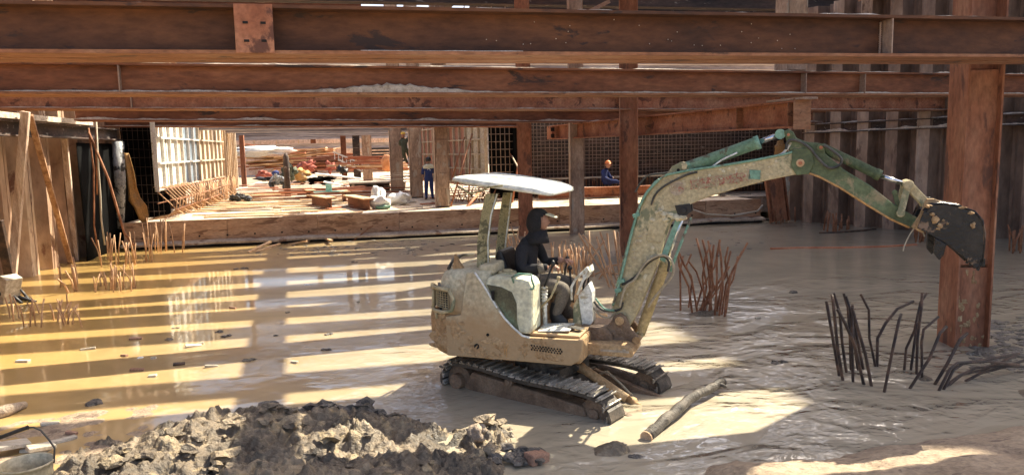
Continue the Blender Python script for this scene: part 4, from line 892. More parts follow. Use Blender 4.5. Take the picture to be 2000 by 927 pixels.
m = MB()
for k in range(46):
    a = random.uniform(-1.15, .4); zz = random.uniform(.51, .70) if a > -.7 else random.uniform(.5, .9)
    m.blob((a, -.70 + (0 if a > -.9 else .12 * ((-.9 - a) / .3) ** 2), zz), (random.uniform(.02, .1), .014, random.uniform(.02, .07)), k, 2, .4)
m.build('caked_mud', 'bodymud', scv)['kind'] = 'stuff'
# floor, far-side body
m = MB(); m.box((.0, .0, .60), (1.02, 1.30, .26)); m.box((-.2, .40, .9), (.7, .5, .5)); part(m, 'deck_base', 'bodymud', .03)
m = MB(); m.box((.22, -.30, .752), (.54, .66, .03)); part(m, 'floor_plate', 'body', .01)
m = MB(); m.box((.18, -.40, .785), (.34, .34, .012), ry=-.05, rz=.1); part(m, 'floor_mat', 'whitepanel', .004)
m = MB(); m.box((.40, -.42, .80), (.16, .1, .01), rz=-.3, ry=.1); part(m, 'floor_rag', 'hose', .004)
# tank
m = MB(); m.prism([(-.52, .76), (-.03, .755), (-.005, .80), (.0, 1.26), (-.03, 1.325), (-.10, 1.345), (-.40, 1.36), (-.50, 1.34), (-.53, 1.26)], SZ, -.67, -.36); tk = part(m, 'fuel_tank', 'tank', .03)
m = MB(); m.prism([(-.50, 1.27), (-.34, 1.25), (-.22, 1.2), (-.17, 1.08), (-.17, .90), (-.15, .80), (-.24, .86), (-.33, .98), (-.43, 1.13)], SZ, -.679, -.672); m.build('grime_stain', 'tankdark', tk)
m = MB(); m.tube([(-.36, -.42, 1.35), (-.36, -.42, 1.375)], .10, 20, smooth=False); m.tube([(-.36, -.42, 1.375), (-.36, -.42, 1.395)], .055, 16, smooth=False); m.build('tank_cap', 'boom', tk, bevel=.006)
m = MB(); m.tube([(-.20, -.665, 1.30), (-.21, -.69, 1.36), (-.14, -.69, 1.40), (-.0, -.68, 1.395), (.0, -.67, 1.34), (.02, -.66, 1.27), (.01, -.66, 1.24), (-.06, -.66, 1.235)], .011, 6); m.build('grab_rail', 'teal', tk)
# rear grille and guard loop
m = MB(); m.box((-1.135, -.50, 1.08), (.03, .30, .26), rz=R_(28)); part(m, 'rear_grille', 'black', .01)
def gp(a, z, o=.0):  # a along the rounded rear right corner (0 side .. 1 rear)
    t = a * math.pi / 2; r_ = .30 + o; return (-1.17 + .28 - r_ * math.sin(t) + (0), -.66 + .26 - r_ * math.cos(t) + .02, z)
gd = MB(); loop = [gp(0.05, 1.20, .05), gp(.25, 1.21, .06), gp(.6, 1.20, .06), gp(.85, 1.20, .06), gp(1.0, 1.17, .06), gp(1.02, .99, .06), gp(.8, .955, .06), gp(.5, .95, .06), gp(.2, .95, .06), gp(.0, .98, .05), gp(-.05, 1.09, .05), gp(.05, 1.20, .05)]
gd.tube(loop, .022, 8); gd.tube([gp(.62, 1.2, .05), gp(.62, .96, .05)], .016, 6); gd.tube([gp(.45, .95, .05), gp(.45, .86, .04)], .022, 6); gd.tube([gp(.85, 1.2, .05), gp(.85, .95, .05)], .016, 6); part(gd, 'grille_guard', 'boom')
m = MB(); rings = [[gp(.12 + .76 * i / 10, z, .012) for z in (.99, 1.17)] for i in range(11)]
m.add([p for r in rings for p in r], [(2 * i, 2 * i + 1, 2 * i + 3, 2 * i + 2) for i in range(10)]); part(m, 'side_grille', 'hole', norm=False)
m = MB()
for i in range(11): m.bar(gp(.12 + .76 * i / 10, .99, .016), gp(.12 + .76 * i / 10, 1.17, .016), .006, .006)
for k in range(8): m.tube([gp(.12 + .076 * i, .99 + k * .025, .016) for i in range(11)], .004, 4)
part(m, 'grille_mesh', 'boom')
# posts and canopy
for off, px in ((.36, (((933, 522), (934, 470), (941, 420), (950, 378)), ((955, 522), (954, 470), (960, 420), (972, 378)))), (-.30, (((968, 505), (973, 460), (977, 420), (984, 376)), ((985, 505), (990, 460), (995, 420), (1000, 376))))):
    a = P2(px[0], off); c = P2(px[1], off); m = MB(); m.prism(a + c[::-1], SZ, -off - .035, -off + .035); part(m, 'canopy_post', 'post', .008)
    m = MB(); m.tube([(q[0] + .006, -off - .035, q[1]) for q in c], .008, 6); part(m, 'post_edge', 'canopy')
def rrect(x0, x1, y0, y1, r, n=6):
    out = []
    for cx, cy, a0 in ((x1 - r, y1 - r, 0), (x0 + r, y1 - r, 90), (x0 + r, y0 + r, 180), (x1 - r, y0 + r, 270)):
        for i in range(n + 1): a = R_(a0 + 90 * i / n); out.append((cx + r * math.cos(a), cy + r * math.sin(a)))
    return out
cx0, cx1 = -.98, .17; hw = .56
def cz(x): t = (x - cx0) / (cx1 - cx0); return 2.425 - .155 * t - .03 * (2 * t - 1) ** 2
rings = []
for ins, dz in ((.10, -.08), (.03, -.08), (.008, -.07), (.0, -.04), (.006, -.012), (.03, .004), (.09, .016), (.22, .024), (.40, .027)):
    pr = rrect(cx0 + ins, cx1 - ins, -hw + ins, hw - ins, max(.04, .17 - ins * .32)); 
    def zz(x, dz):
        t = (x - cx0) / (cx1 - cx0); lo = dz if dz > -.05 else dz * (1.0 - .75 * max(0, 1 - t * 4.5)) if t < .22 else dz * (1 - .35 * (t - .22))
        return cz(x) + lo
    rings.append([(x, y, zz(x, dz)) for x, y in pr])
m = MB(); m.loft(rings, 0, True); cn = part(m, 'canopy_roof', 'canopy')
m = MB()
for yy in (-.30, .30): m.tube([(cx0 + .2 + .8 * i / 8, yy, cz(cx0 + .2 + .8 * i / 8) + .024) for i in range(9)], .007, 6)
m.build('roof_ridge', 'canopy', cn)
m = MB(); m.tube([(-.86, -.545, 2.30), (-.72, -.55, 2.22), (-.60, -.55, 2.245), (-.50, -.55, 2.29), (-.34, -.555, 2.305)], .012, 6); m.build('roof_seam', 'post', cn)
# seat
m = MB(); m.prism([(-.50, 1.22), (-.40, 1.22), (-.44, 1.40), (-.50, 1.56), (-.56, 1.57), (-.58, 1.50), (-.56, 1.3)], SZ, -.22, .22); part(m, 'seat_back', 'black', .04)
m = MB(); m.box((-.24, 0, 1.07), (.48, .44, .14)); part(m, 'seat_cushion', 'black', .05)
m = MB(); m.box((-.24, 0, .88), (.4, .4, .26)); part(m, 'seat_base', 'bodymud', .02)
m = MB()
for k in range(6): m.tube([(.02, -.30, 1.0 + k * .035), (.02, -.30, 1.02 + k * .035)], .036, 12)
m.tube([(.02, -.3, .78), (.02, -.3, 1.2)], .025, 10); part(m, 'lever_bellows', 'whitepanel')
m = MB(); m.tube([(.02, -.3, 1.2), (.06, -.27, 1.32), (.09, -.22, 1.42)], .011, 6); m.blob((.095, -.215, 1.44), (.025, .025, .04), 1, 2, .02); part(m, 'control_lever', 'black')
m = MB(); m.tube([(.08, .26, 1.1), (.10, .24, 1.30), (.14, .2, 1.42)], .012, 6); m.blob((.14, .2, 1.44), (.025, .025, .03), 1, 2, .02); part(m, 'control_lever', 'black')
m = MB(); a, c, e = ML(1030, 622, .35), ML(1076, 580, .35), ML(1091, 545, .35); m.tube([ML(1027, 628, .35), c, e], .012, 6); m.tube([e, e + Vector((0, 0, .03))], .02, 6); part(m, 'safety_lever', 'boom')
m = MB(); a = ML(1113, 610, -.1); m.tube([ML(1120, 590, -.1), ML(1116, 560, -.1), ML(1113, 528, -.1)], .012, 6); m.blob(ML(1113, 523, -.1), (.03, .03, .03), 1, 2, .02); part(m, 'travel_lever', 'black')
# front console: sheet panel, handrail
m = MB(); pf = P2([(1119, 638), (1120, 596), (1128, 582), (1136, 600), (1136, 638)], .12); m.prism(pf, SZ, -.13, .02); part(m, 'front_console', 'boom', .01)
m = MB(); pf = P2([(1130, 577), (1150, 552), (1157, 570), (1158, 628), (1148, 640), (1138, 636)], .12); m.prism(pf, SZ, -.14, .02); part(m, 'console_panel', 'whitepanel', .01)
m = MB(); m.tube([ML(u, v, .2) for u, v in [(1117, 585), (1116, 560), (1124, 545), (1148, 522), (1150, 530), (1138, 548), (1128, 575)]], .014, 8); part(m, 'handrail', 'whitepanel')
m = MB(); m.tube([ML(u, v, -.25) for u, v in [(1138, 590), (1140, 555), (1150, 532), (1148, 560)]], .013, 8); part(m, 'handrail', 'black')
m = MB(); m.prism(P2([(1138, 535), (1148, 521), (1151, 533), (1140, 548)], .18), SZ, -.2, .05); part(m, 'footrest', 'whitepanel', .004)
# front of frame and boom bracket
m = MB(); m.prism([(.38, .50), (.98, .50), (1.00, .545), (.98, .60), (.90, .63), (.40, .625)], SZ, -.36, .1); part(m, 'front_frame', 'bodymud', .015)
m = MB(); m.prism([(.4, .62), (.74, .62), (.74, .70), (.66, .76), (.4, .78)], SZ, -.22, .22); part(m, 'swing_frame', 'trackmud', .015)
for yy in (-.16, .10):
    m = MB(); m.prism([(.62, .58), (.98, .56), (1.02, .66), (.92, .78), (.88, .88), (.82, .92), (.74, .88), (.70, .78), (.60, .72)], SZ, yy, yy + .055); part(m, 'boom_bracket', 'trackmud', .01)
m = MB(); m.tube([(.815, -.2, .845), (.815, .2, .845)], .045, 14); m.tube([(.99, -.18, .64), (.99, .18, .64)], .04, 14); part(m, 'pivot_pin', 'bodymud')
m = MB(); m.tube([(.9, -.3, .57), (.9, -.37, .57)], .02, 8); m.box((.8, -.365, .56), (.3, .01, .02)); part(m, 'step_bar', 'rib_tan')
# boom
bo = .085
bp = [(1193, 606), (1207, 560), (1222, 505), (1238, 445), (1252, 402), (1266, 375), (1282, 356), (1305, 342), (1350, 333), (1420, 323), (1480, 313), (1530, 303), (1556, 296), (1580, 302), (1586, 320), (1576, 336), (1550, 342), (1500, 352), (1440, 368), (1385, 384), (1352, 397), (1328, 414), (1308, 438), (1296, 470), (1282, 520), (1262, 568), (1243, 615), (1228, 640), (1208, 640)]
m = MB(); m.prism(P2(bp, bo), SZ, -bo, bo); bmo = part(m, 'boom', 'boom', .012)
m = MB(); top = P2(bp[1:13], bo)
for yy in (-bo - .004, bo - .02): m.tube([(a - .012, yy, b_ + .004) for a, b_ in top], .013, 6)
m.build('boom_edge', 'teal', bmo)
# welded plate on the boom sides and worn red lettering
m = MB(); m.prism(P2([(1268, 440), (1262, 470), (1290, 474), (1304, 440), (1330, 408), (1300, 415)], bo), SZ, -bo - .012, -bo - .001); m.build('wear_plate', 'boom', bmo, bevel=.004)
rt = MB(); ccn = ML(1322, 367, bo + .004)
rt.tube([(ccn.x, -bo - .001, ccn.z), (ccn.x, -bo - .004, ccn.z)], .078, 24, smooth=False); rt.build('painted_disc', 'rib_tan', bmo)
gl = MB(); random.seed(21)
def glyph(u, v, hgt, y0=-bo - .007):
    c_ = ML(u, v, bo); hh = hgt; wd_ = hh * .8
    for k in range(3): 
        gl.box((c_.x + random.uniform(-.1, .1) * wd_, y0, c_.z + (k - 1) * hh * .34), (wd_ * random.uniform(.6, 1), .003, .011), ry=random.uniform(-.12, .02) - .1)
    for k in range(3): gl.box((c_.x + (k - 1) * wd_ * .34, y0, c_.z + random.uniform(-.1, .1) * hh), (.011, .003, hh * random.uniform(.5, 1)), ry=-.1 + random.uniform(-.2, .2))
    gl.box((c_.x, y0, c_.z), (.01, .003, hh * .8), ry=random.choice((-.7, .6)))
glyph(1316, 366, .085); glyph(1330, 366, .08)
for u, v, h_ in ((1357, 360, .125), (1374, 358, .125), (1391, 355, .125), (1406, 352, .115), (1420, 350, .11), (1433, 348, .11), (1446, 346, .105)): glyph(u, v, h_)
c_ = ML(1463, 341, bo); gl.box((c_.x, -bo - .007, c_.z), (.02, .003, .13), ry=-.15); gl.box((c_.x - .025, -bo - .007, c_.z - .03), (.015, .003, .07), ry=-.5)
gl.build('red_lettering', 'redpaint', bmo)
m = MB(); q = ML(1474, 341, bo); m.box((q.x, -bo - .006, q.z), (.11, .005, .09), ry=.05); m.build('paint_patch', 'teal', bmo)
random.seed(9)
m = MB(); m.prism(P2([(1296, 352), (1312, 325), (1330, 316), (1342, 318), (1348, 330), (1342, 338), (1315, 345)], .05), SZ, -.06, .06); m.build('cylinder_bracket', 'boom', bmo, bevel=.01)
m = MB(); m.tube([(ML(1337, 326, .05).x, -.085, ML(1337, 326, .05).z), (ML(1337, 326, .05).x, .085, ML(1337, 326, .05).z)], .025, 12); m.tube([(ML(1325, 332, .05).x, -.063, ML(1325, 332, .05).z), (ML(1325, 332, .05).x, .063, ML(1325, 332, .05).z)], .016, 12, 1); m.build('bracket_pin', ['boom', 'hole'], bmo)
# stick cylinder
def cyl(name, a, c, r, e, r2, matn, yo=0.0, parent=None):
    a, c, e = Vector(a), Vector(c), Vector(e); m = MB(); d = (c - a).normalized()
    m.tube([a, c - d * .05, c - d * .05, c, c], [r, r, r * 1.14, r * 1.14, r * .8], 18, 0); m.tube([c, e], r2, 14, 1)
    for q in (a, e): m.tube([q - Vector((0, r * .95, 0)), q + Vector((0, r * .95, 0))], r * .8, 14, 0)
    return part(m, name, [matn, 'chrome'], parent=parent)
cyl('stick_cylinder', ML(1343, 327, 0), ML(1484, 277, 0), .062, ML(1524, 262, 0), .026, 'teal')
m = MB(); m.tube([ML(u, v, .07) for u, v in [(1352, 336), (1390, 326), (1410, 312), (1440, 298)]], .010, 6); m.tube([ML(u, v, .07) for u, v in [(1345, 340), (1352, 332), (1358, 337)]], .018, 6); part(m, 'cylinder_pipe', 'whitepanel')
# boom lift cylinder
cyl('lift_cylinder', ML(1250, 652, 0.0), ML(1303, 505, 0.0), .055, ML(1337, 410, 0.0), .028, 'boom')
m = MB()
for yy in (-.10, .06): m.prism(P2([(1320, 400), (1350, 396), (1352, 412), (1338, 422), (1326, 418)], 0), SZ, yy, yy + .035)
m.tube([(ML(1338, 409, 0).x, -.125, ML(1338, 409, 0).z), (ML(1338, 409, 0).x, .125, ML(1338, 409, 0).z)], .03, 12); part(m, 'lift_lug', 'black', .005)
m = MB(); m.prism(P2([(1322, 425), (1331, 430), (1300, 510), (1290, 505)], 0), SZ, -.07, -.045); m.tube([ML(1350, 425, .06), ML(1320, 500, .06), ML(1310, 530, .06)], .016, 6); part(m, 'cylinder_guard', 'teal', .003)
# stick
stp = [(1531, 256), (1540, 252), (1550, 258), (1556, 270), (1575, 277), (1600, 279), (1610, 286), (1612, 300), (1650, 332), (1700, 362), (1745, 398), (1768, 412), (1794, 426), (1798, 438), (1788, 446), (1776, 444), (1740, 428), (1690, 398), (1640, 366), (1600, 345), (1570, 334), (1553, 326), (1548, 312), (1540, 290)]
m = MB(); m.prism(P2(stp, .075), SZ, -.075, .075); stk = part(m, 'stick', 'stick', .012)
m = MB(); m.tube([(a, -.076, b_) for a, b_ in P2(stp[15:21], .075)], .011, 6); m.build('stick_edge', 'cloth_tan', stk)
for (u, v, r_, o_) in ((1563, 318, .038, .115), (1540, 263, .028, .10), (1603, 288, .034, .10), (1787, 436, .034, .10), (1755, 416, .03, .1)):
    q = ML(u, v, .075); m = MB(); m.tube([(q.x, -o_, q.z), (q.x, o_, q.z)], r_, 16, smooth=False); m.tube([(q.x, -o_ - .012, q.z), (q.x, o_ + .012, q.z)], r_ * .5, 12, 1, smooth=False); m.build('pivot_pin', ['board' if u == 1563 else 'stick', 'board_red'], stk, bevel=.003)
m = MB(); m.prism(P2([(1548, 290), (1585, 290), (1590, 318), (1580, 340), (1555, 342), (1545, 325)], .1), SZ, -.105, -.078); m.build('boom_fork', 'stick', stk, bevel=.006)
# bucket cylinder, links
cyl('bucket_cylinder', ML(1604, 288, 0), ML(1719, 343, 0), .048, ML(1770, 360, 0), .022, 'stick')
def link(a, c, w_, th, yy, matn, nm='bucket_link'):
    m = MB(); a, c = ML(*a, 0), ML(*c, 0)
    for y_ in yy: m.bar(a + Vector((0, y_, 0)), c + Vector((0, y_, 0)), th, w_, (0, 0, 1) if abs((c - a).normalized().z) < .9 else (1, 0, 0)); m.tube([a + Vector((0, y_ - th * .6, 0)), a + Vector((0, y_ + th * .6, 0))], w_ * .62, 14, smooth=False); m.tube([c + Vector((0, y_ - th * .6, 0)), c + Vector((0, y_ + th * .6, 0))], w_ * .62, 14, smooth=False)
    return part(m, nm, matn, .004)
link((1770, 359), (1756, 414), .06, .03, (-.10, .10), 'boom'); link((1772, 360), (1808, 398), .075, .05, (-.06, .06), 'boom'); 
m = MB(); q = ML(1771, 360, 0); m.tube([q + Vector((0, -.13, 0)), q + Vector((0, .13, 0))], .042, 16, smooth=False); part(m, 'link_pin', 'boom', .004)
link((1756, 415), (1746, 375), .04, .03, (-.05,), 'stick')
# bucket (opening faces down and back to the stick)
bw = .24
bkp = [(1783, 440), (1796, 408), (1808, 394), (1832, 392), (1866, 397), (1893, 407), (1908, 424), (1913, 450), (1911, 478), (1908, 503)]
mouth = [(1895, 517), (1868, 492), (1838, 470), (1806, 452)]
outer = P2(bkp, 0); mo = P2(mouth, 0)
m = MB(); poly = outer + mo
for yy in (-bw, bw - .022): m.prism(poly, SZ, yy, yy + .022)
bk = part(m, 'bucket', 'bucket', .006)
m = MB(); vs = []; fs = []; cxo = sum(a for a, _ in poly) / len(poly); czo = sum(b_ for _, b_ in poly) / len(poly)
for a, b_ in outer[1:]:
    i_ = Vector((cxo - a, czo - b_)).normalized() * .02; vs += [(a, -bw, b_), (a, bw, b_), (a + i_.x, bw, b_ + i_.y), (a + i_.x, -bw, b_ + i_.y)]
n_ = len(outer) - 1
for i in range(n_ - 1): fs += [(i * 4 + j, i * 4 + (j + 1) % 4, i * 4 + 4 + (j + 1) % 4, i * 4 + 4 + j) for j in range(4)]
m.add(vs, fs, 0, True); m.build('bucket_shell', 'bucket', bk)
for yy in (-.14, .09): MB().prism(P2([(1776, 440), (1790, 420), (1806, 386), (1820, 386), (1836, 394), (1812, 440), (1795, 452)], 0), SZ, yy, yy + .05).build('bucket_ear', 'bodymud' if yy < 0 else 'bucket', bk, bevel=.006)
lipA = P2([(1908, 503)], 0)[0]; dv = Vector((ML(1893, 535, 0) - ML(1906, 498, 0))).normalized()
for k in range(4):
    y_ = -bw + .03 + k * (2 * bw - .06) / 3; a = Vector((lipA[0] - .01, y_, lipA[1] + .02)); m = MB(); m.bar(a, a + dv * .06, .06, .035); m.bar(a + dv * .05, a + dv * .11, .045, .02); m.build('bucket_tooth', 'bucket', bk, bevel=.005)
m = MB(); m.bar((lipA[0], -bw, lipA[1] - .01), (lipA[0], bw, lipA[1] - .01), .03, .07); m.build('cutting_edge', 'bucket', bk)
for k in range(2):
    q = ML(1822 + k * 8, 478 + k * 6, bw - .1); m = MB(); m.prism(P2([(1816, 458), (1838, 470), (1832, 492), (1824, 500), (1814, 488)], .0), SZ, -bw - .015 + k * .36, -bw + .03 + k * .36); m.build('side_cutter', 'bucket', bk, bevel=.006)
m = MB(); random.seed(5)
for (u, v, sa, sb) in ((1826, 428, .03, .035), (1836, 440, .022, .02), (1842, 430, .012, .012), (1812, 402, .03, .015), (1897, 416, .025, .015), (1880, 405, .03, .01), (1820, 418, .02, .015), (1832, 446, .02, .012), (1850, 436, .01, .01), (1900, 440, .02, .03)):
    q = ML(u, v, bw); m.blob((q.x, -bw - .006, q.z), (sa, .022, sb), u, 2, .5)
m.build('caked_mud', 'bodymud', bk)['kind'] = 'stuff'
# hoses
def hose(px, offs, r, matn, name='hose'):
    m = MB()
    for o in offs:
        base = [ML(u, v, o) for u, v in px]; pts = []
        for i in range(len(base) - 1):
            p0, p1, p2, p3 = base[max(i - 1, 0)], base[i], base[i + 1], base[min(i + 2, len(base) - 1)]
            for j in range(6):
                t = j / 6; pts.append(.5 * ((2 * p1) + (-p0 + p2) * t + (2 * p0 - 5 * p1 + 4 * p2 - p3) * t * t + (-p0 + 3 * p1 - 3 * p2 + p3) * t ** 3))
        pts.append(base[-1]); m.tube(pts, r, 7)
    return part(m, name, matn)
hose([(1210, 600), (1222, 560), (1240, 545), (1262, 512), (1290, 498), (1311, 507), (1314, 535), (1295, 560), (1275, 585), (1266, 600)], (.12, .145), .013, 'hosemud')
hose([(1215, 556), (1240, 540), (1268, 512), (1292, 500), (1306, 510), (1304, 530)], (.1,), .012, 'hose')
hose([(1160, 588), (1170, 600), (1185, 607), (1210, 604), (1216, 590)], (.1, .06), .013, 'hose'); hose([(1158, 600), (1172, 615), (1190, 620), (1205, 605)], (.09,), .012, 'hosemud')
hose([(1163, 582), (1180, 602), (1200, 606)], (.13,), .011, 'teal')
hose([(1272, 400), (1280, 380), (1300, 362), (1340, 342), (1362, 336)], (.1,), .011, 'hose')
hose([(1345, 338), (1400, 327), (1470, 316), (1520, 304), (1536, 292), (1545, 278)], (.07, .03), .013, 'whitepanel', 'steel_pipe')
hose([(1197, 596), (1212, 545), (1230, 470), (1245, 415), (1262, 378), (1288, 350)], (.115, .085), .014, 'teal', 'steel_pipe')
hose([(1240, 376), (1262, 345), (1300, 338), (1330, 332)], (-.1,), .011, 'hose')
hose([(1535, 292), (1540, 275), (1560, 276), (1582, 290), (1600, 312), (1620, 328), (1640, 322), (1642, 308), (1620, 290), (1608, 284)], (.11,), .013, 'hose')
hose([(1790, 440), (1778, 456), (1768, 476), (1764, 490)], (.05,), .006, 'rope', 'loose_wire'); hose([(1790, 442), (1802, 452), (1806, 462)], (.05,), .006, 'rope', 'loose_wire')
for (u, v) in ((1214, 548), (1243, 420), (1208, 566)):
    m = MB(); q = ML(u, v, .1); m.box(q, (.07, .07, .04), ry=-.3); part(m, 'hose_clamp', 'teal', .004)
m = MB()
for k in range(60):
    i = random.randrange(len(bp)); 
    u = random.uniform(1225, 1300); v = random.uniform(400, 600)
    if abs((u - 1250) + (v - 500) * .28) > 22: continue
    q = ML(u, v, bo); m.blob((q.x, -bo - .003, q.z), (random.uniform(.008, .03), .008, random.uniform(.008, .03)), k, 1, .4)
for k in range(40):
    u = random.uniform(1300, 1560); v = 350 - (u - 1330) * .13 + random.uniform(-12, 14) + (8 if u < 1400 else 0); q = ML(u, v, bo); m.blob((q.x, -bo - .003, q.z), (random.uniform(.006, .02), .006, random.uniform(.006, .02)), k, 1, .4)
for (u, v, s_) in ((1298, 418, .05), (1310, 420, .04), (1322, 424, .05), (1334, 426, .04), (1300, 428, .04), (1290, 412, .03)): q = ML(u, v, bo); m.blob((q.x, -bo - .01, q.z), (s_, .03, s_ * .7), u, 2, .5)
m.build('caked_mud', 'body', bmo)['kind'] = 'stuff'
# ================================================================== PEOPLE
def fuse(specs, head=None):
    """specs: list of (joints {n:(co,r)}, edges, root); returns MB with merged evaluated skin surfaces"""
    out = MB()
    for J, E_, root in specs:
        names = list(J); idx = {n: i for i, n in enumerate(names)}
        me = bpy.data.meshes.new('tmp'); bm = bmesh.new(); sk_ = bm.verts.layers.skin.verify(); vv = [bm.verts.new(J[n][0]) for n in names]
        for a, c in E_: bm.edges.new((vv[idx[a]], vv[idx[c]]))
        for n, v_ in zip(names, vv):
            r = J[n][1]; v_[sk_].radius = r if isinstance(r, tuple) else (r, r); v_[sk_].use_root = (n == root)
        bm.to_mesh(me); bm.free(); o = bpy.data.objects.new('tmp', me); COL.objects.link(o)
        md = o.modifiers.new('s', 'SKIN'); md.use_smooth_shade = True; md.branch_smoothing = .6; o.modifiers.new('u', 'SUBSURF').levels = 2
        dg = bpy.context.evaluated_depsgraph_get(); ev = o.evaluated_get(dg); m2 = ev.to_mesh()
        out.add([v_.co.copy() for v_ in m2.vertices], [tuple(p.vertices) for p in m2.polygons], 0, True); ev.to_mesh_clear(); bpy.data.objects.remove(o)
    return out
def headmesh(mb, c, fwd, s=1.0, mi=0, tilt=0):
    """a head with brow, nose, chin, ears; fwd unit vector"""
    fwd = Vector(fwd).normalized(); upv = Vector((0, 0, 1)); rt_ = fwd.cross(upv).normalized(); upv = rt_.cross(fwd)
    bm = bmesh.new(); bmesh.ops.create_uvsphere(bm, u_segments=28, v_segments=20, radius=1); vs = []
    for v_ in bm.verts:
        x, y, z = v_.co   # x forward
        fx = x * .098; fy = y * .076 * (1 - .18 * max(0, -z)); fz = z * .118
        if x > 0:
            fx *= 1 - .10 * max(0, z - .2); g = math.exp(-((y / .16) ** 2 + ((z + .12) / .16) ** 2)); fx += .026 * g * (x > .5)
            fx += .008 * math.exp(-((y / .35) ** 2 + ((z + .48) / .08) ** 2)); fx -= .010 * (math.exp(-(((y - .35) / .16) ** 2 + ((z - .06) / .12) ** 2)) + math.exp(-(((y + .35) / .16) ** 2 + ((z - .06) / .12) ** 2)))
            fx += .010 * math.exp(-((y / .3) ** 2 + ((z + .8) / .15) ** 2)) * (x > .2)
        vs.append(Vector(c) + (fwd * fx + rt_ * fy + upv * fz) * s)
    mb.add(vs, [tuple(v_.index for v_ in f.verts) for f in bm.faces], mi, True); bm.free()
    for sg in (-1, 1): mb.blob(Vector(c) + rt_ * (sg * .078 * s) - fwd * .005 * s, (.018 * s, .012 * s, .03 * s), 1, 2, .05, mi=mi)
def finish(mb, pal, name='body', mats=None, parent=None):
    ob = mb.build(name, mats, parent, norm=True)
    for p in ob.data.polygons: p.material_index = pal(p.center)
    return ob
def hand(sp, wrist, d, upv, s=1.0, curl=.6, side=1):
    """adds a palm with five finger chains"""
    d = Vector(d).normalized(); upv = Vector(upv).normalized(); sd = d.cross(upv).normalized() * side; w0 = Vector(wrist)
    sp.append(({'a': (w0, .024 * s), 'b': (w0 + d * .04 * s, (.036 * s, .018 * s)), 'c': (w0 + d * .08 * s, (.038 * s, .016 * s))}, [('a', 'b'), ('b', 'c')], 'a'))
    for i, (ln, o) in enumerate(((.065, -.028), (.075, -.009), (.07, .01), (.055, .028))):
        b0 = w0 + d * .075 * s + sd * o * s; b1 = b0 + (d * math.cos(curl) - upv * math.sin(curl)) * ln * .5 * s; b2 = b1 + (d * math.cos(curl * 2.4) - upv * math.sin(curl * 2.4)) * ln * .55 * s
        sp.append(({'a': (b0 - d * .02 * s, .010 * s), 'b': (b1, .0095 * s), 'c': (b2, .008 * s)}, [('a', 'b'), ('b', 'c')], 'a'))
    t0 = w0 + d * .03 * s - sd * .032 * s; sp.append(({'a': (t0, .012 * s), 'b': (t0 + (d * .6 - sd * .5 - upv * .4).normalized() * .035 * s, .011 * s), 'c': (t0 + (d * 1.0 - sd * .5 - upv * .9).normalized() * .065 * s, .009 * s)}, [('a', 'b'), ('b', 'c')], 'a'))
# operator (machine coordinates)
op = thing('person', 'excavator operator in a black hooded jacket and grey trousers, sitting under the canopy', 'person', MO, PS)
V = Vector
J = {'pelvis': (V((-.27, 0, 1.20)), (.16, .13)), 'waist': (V((-.32, 0, 1.33)), (.16, .15)), 'chest': (V((-.30, 0, 1.51)), (.175, .165)), 'neckb': (V((-.23, 0, 1.665)), (.10, .10)), 'neck': (V((-.16, 0, 1.74)), .062), 'headb': (V((-.13, 0, 1.80)), .055),
     'shr': (V((-.27, -.17, 1.61)), .088), 'elr': (V((-.25, -.26, 1.375)), .068), 'fa_r': (V((-.08, -.23, 1.38)), .058), 'wrr': (V((.045, -.20, 1.405)), .036),
     'shl': (V((-.22, .17, 1.62)), .078), 'ell': (V((-.14, .26, 1.38)), .056), 'fa_l': (V((.0, .22, 1.40)), .048), 'wrl': (V((.10, .19, 1.42)), .036),
     'hpr': (V((-.20, -.11, 1.17)), .105), 'thr': (V((.0, -.14, 1.185)), .092), 'knr': (V((.21, -.155, 1.165)), .085), 'clr': (V((.15, -.15, 1.0)), .078), 'anr': (V((.08, -.15, .835)), .058),
     'hpl': (V((-.20, .11, 1.17)), .105), 'thl': (V((.02, .14, 1.19)), .092), 'knl': (V((.21, .16, 1.18)), .072), 'cll': (V((.16, .16, 1.0)), .062), 'anl': (V((.10, .16, .84)), .045)}
E1 = [('pelvis', 'waist'), ('waist', 'chest'), ('chest', 'neckb'), ('neckb', 'neck'), ('neck', 'headb'), ('chest', 'shr'), ('shr', 'elr'), ('elr', 'fa_r'), ('fa_r', 'wrr'), ('chest', 'shl'), ('shl', 'ell'), ('ell', 'fa_l'), ('fa_l', 'wrl'),
      ('pelvis', 'hpr'), ('hpr', 'thr'), ('thr', 'knr'), ('knr', 'clr'), ('clr', 'anr'), ('pelvis', 'hpl'), ('hpl', 'thl'), ('thl', 'knl'), ('knl', 'cll'), ('cll', 'anl')]
sp = [(J, E1, 'pelvis')]
hand(sp, (.05, -.20, 1.405), (1, .15, .1), (-.1, 0, 1), 1.05, .9, 1); hand(sp, (.105, .19, 1.42), (1, -.15, .05), (-.1, 0, 1), 1.05, .9, -1)
mb = fuse(sp); headmesh(mb, (-.115, 0, 1.885), (1, -.05, -.03), 1.0)
def pal(c):
    if c.z > 1.755 or (c.x > .035 and c.z > 1.30 and abs(c.y) > .1 and c.z > 1.36): return 2
    if c.z > 1.27 and not (c.x > -.05 and c.z < 1.30): return 0
    return 1
finish(mb, pal, 'body', ['cloth_black', 'cloth_grey', 'skin'], op)
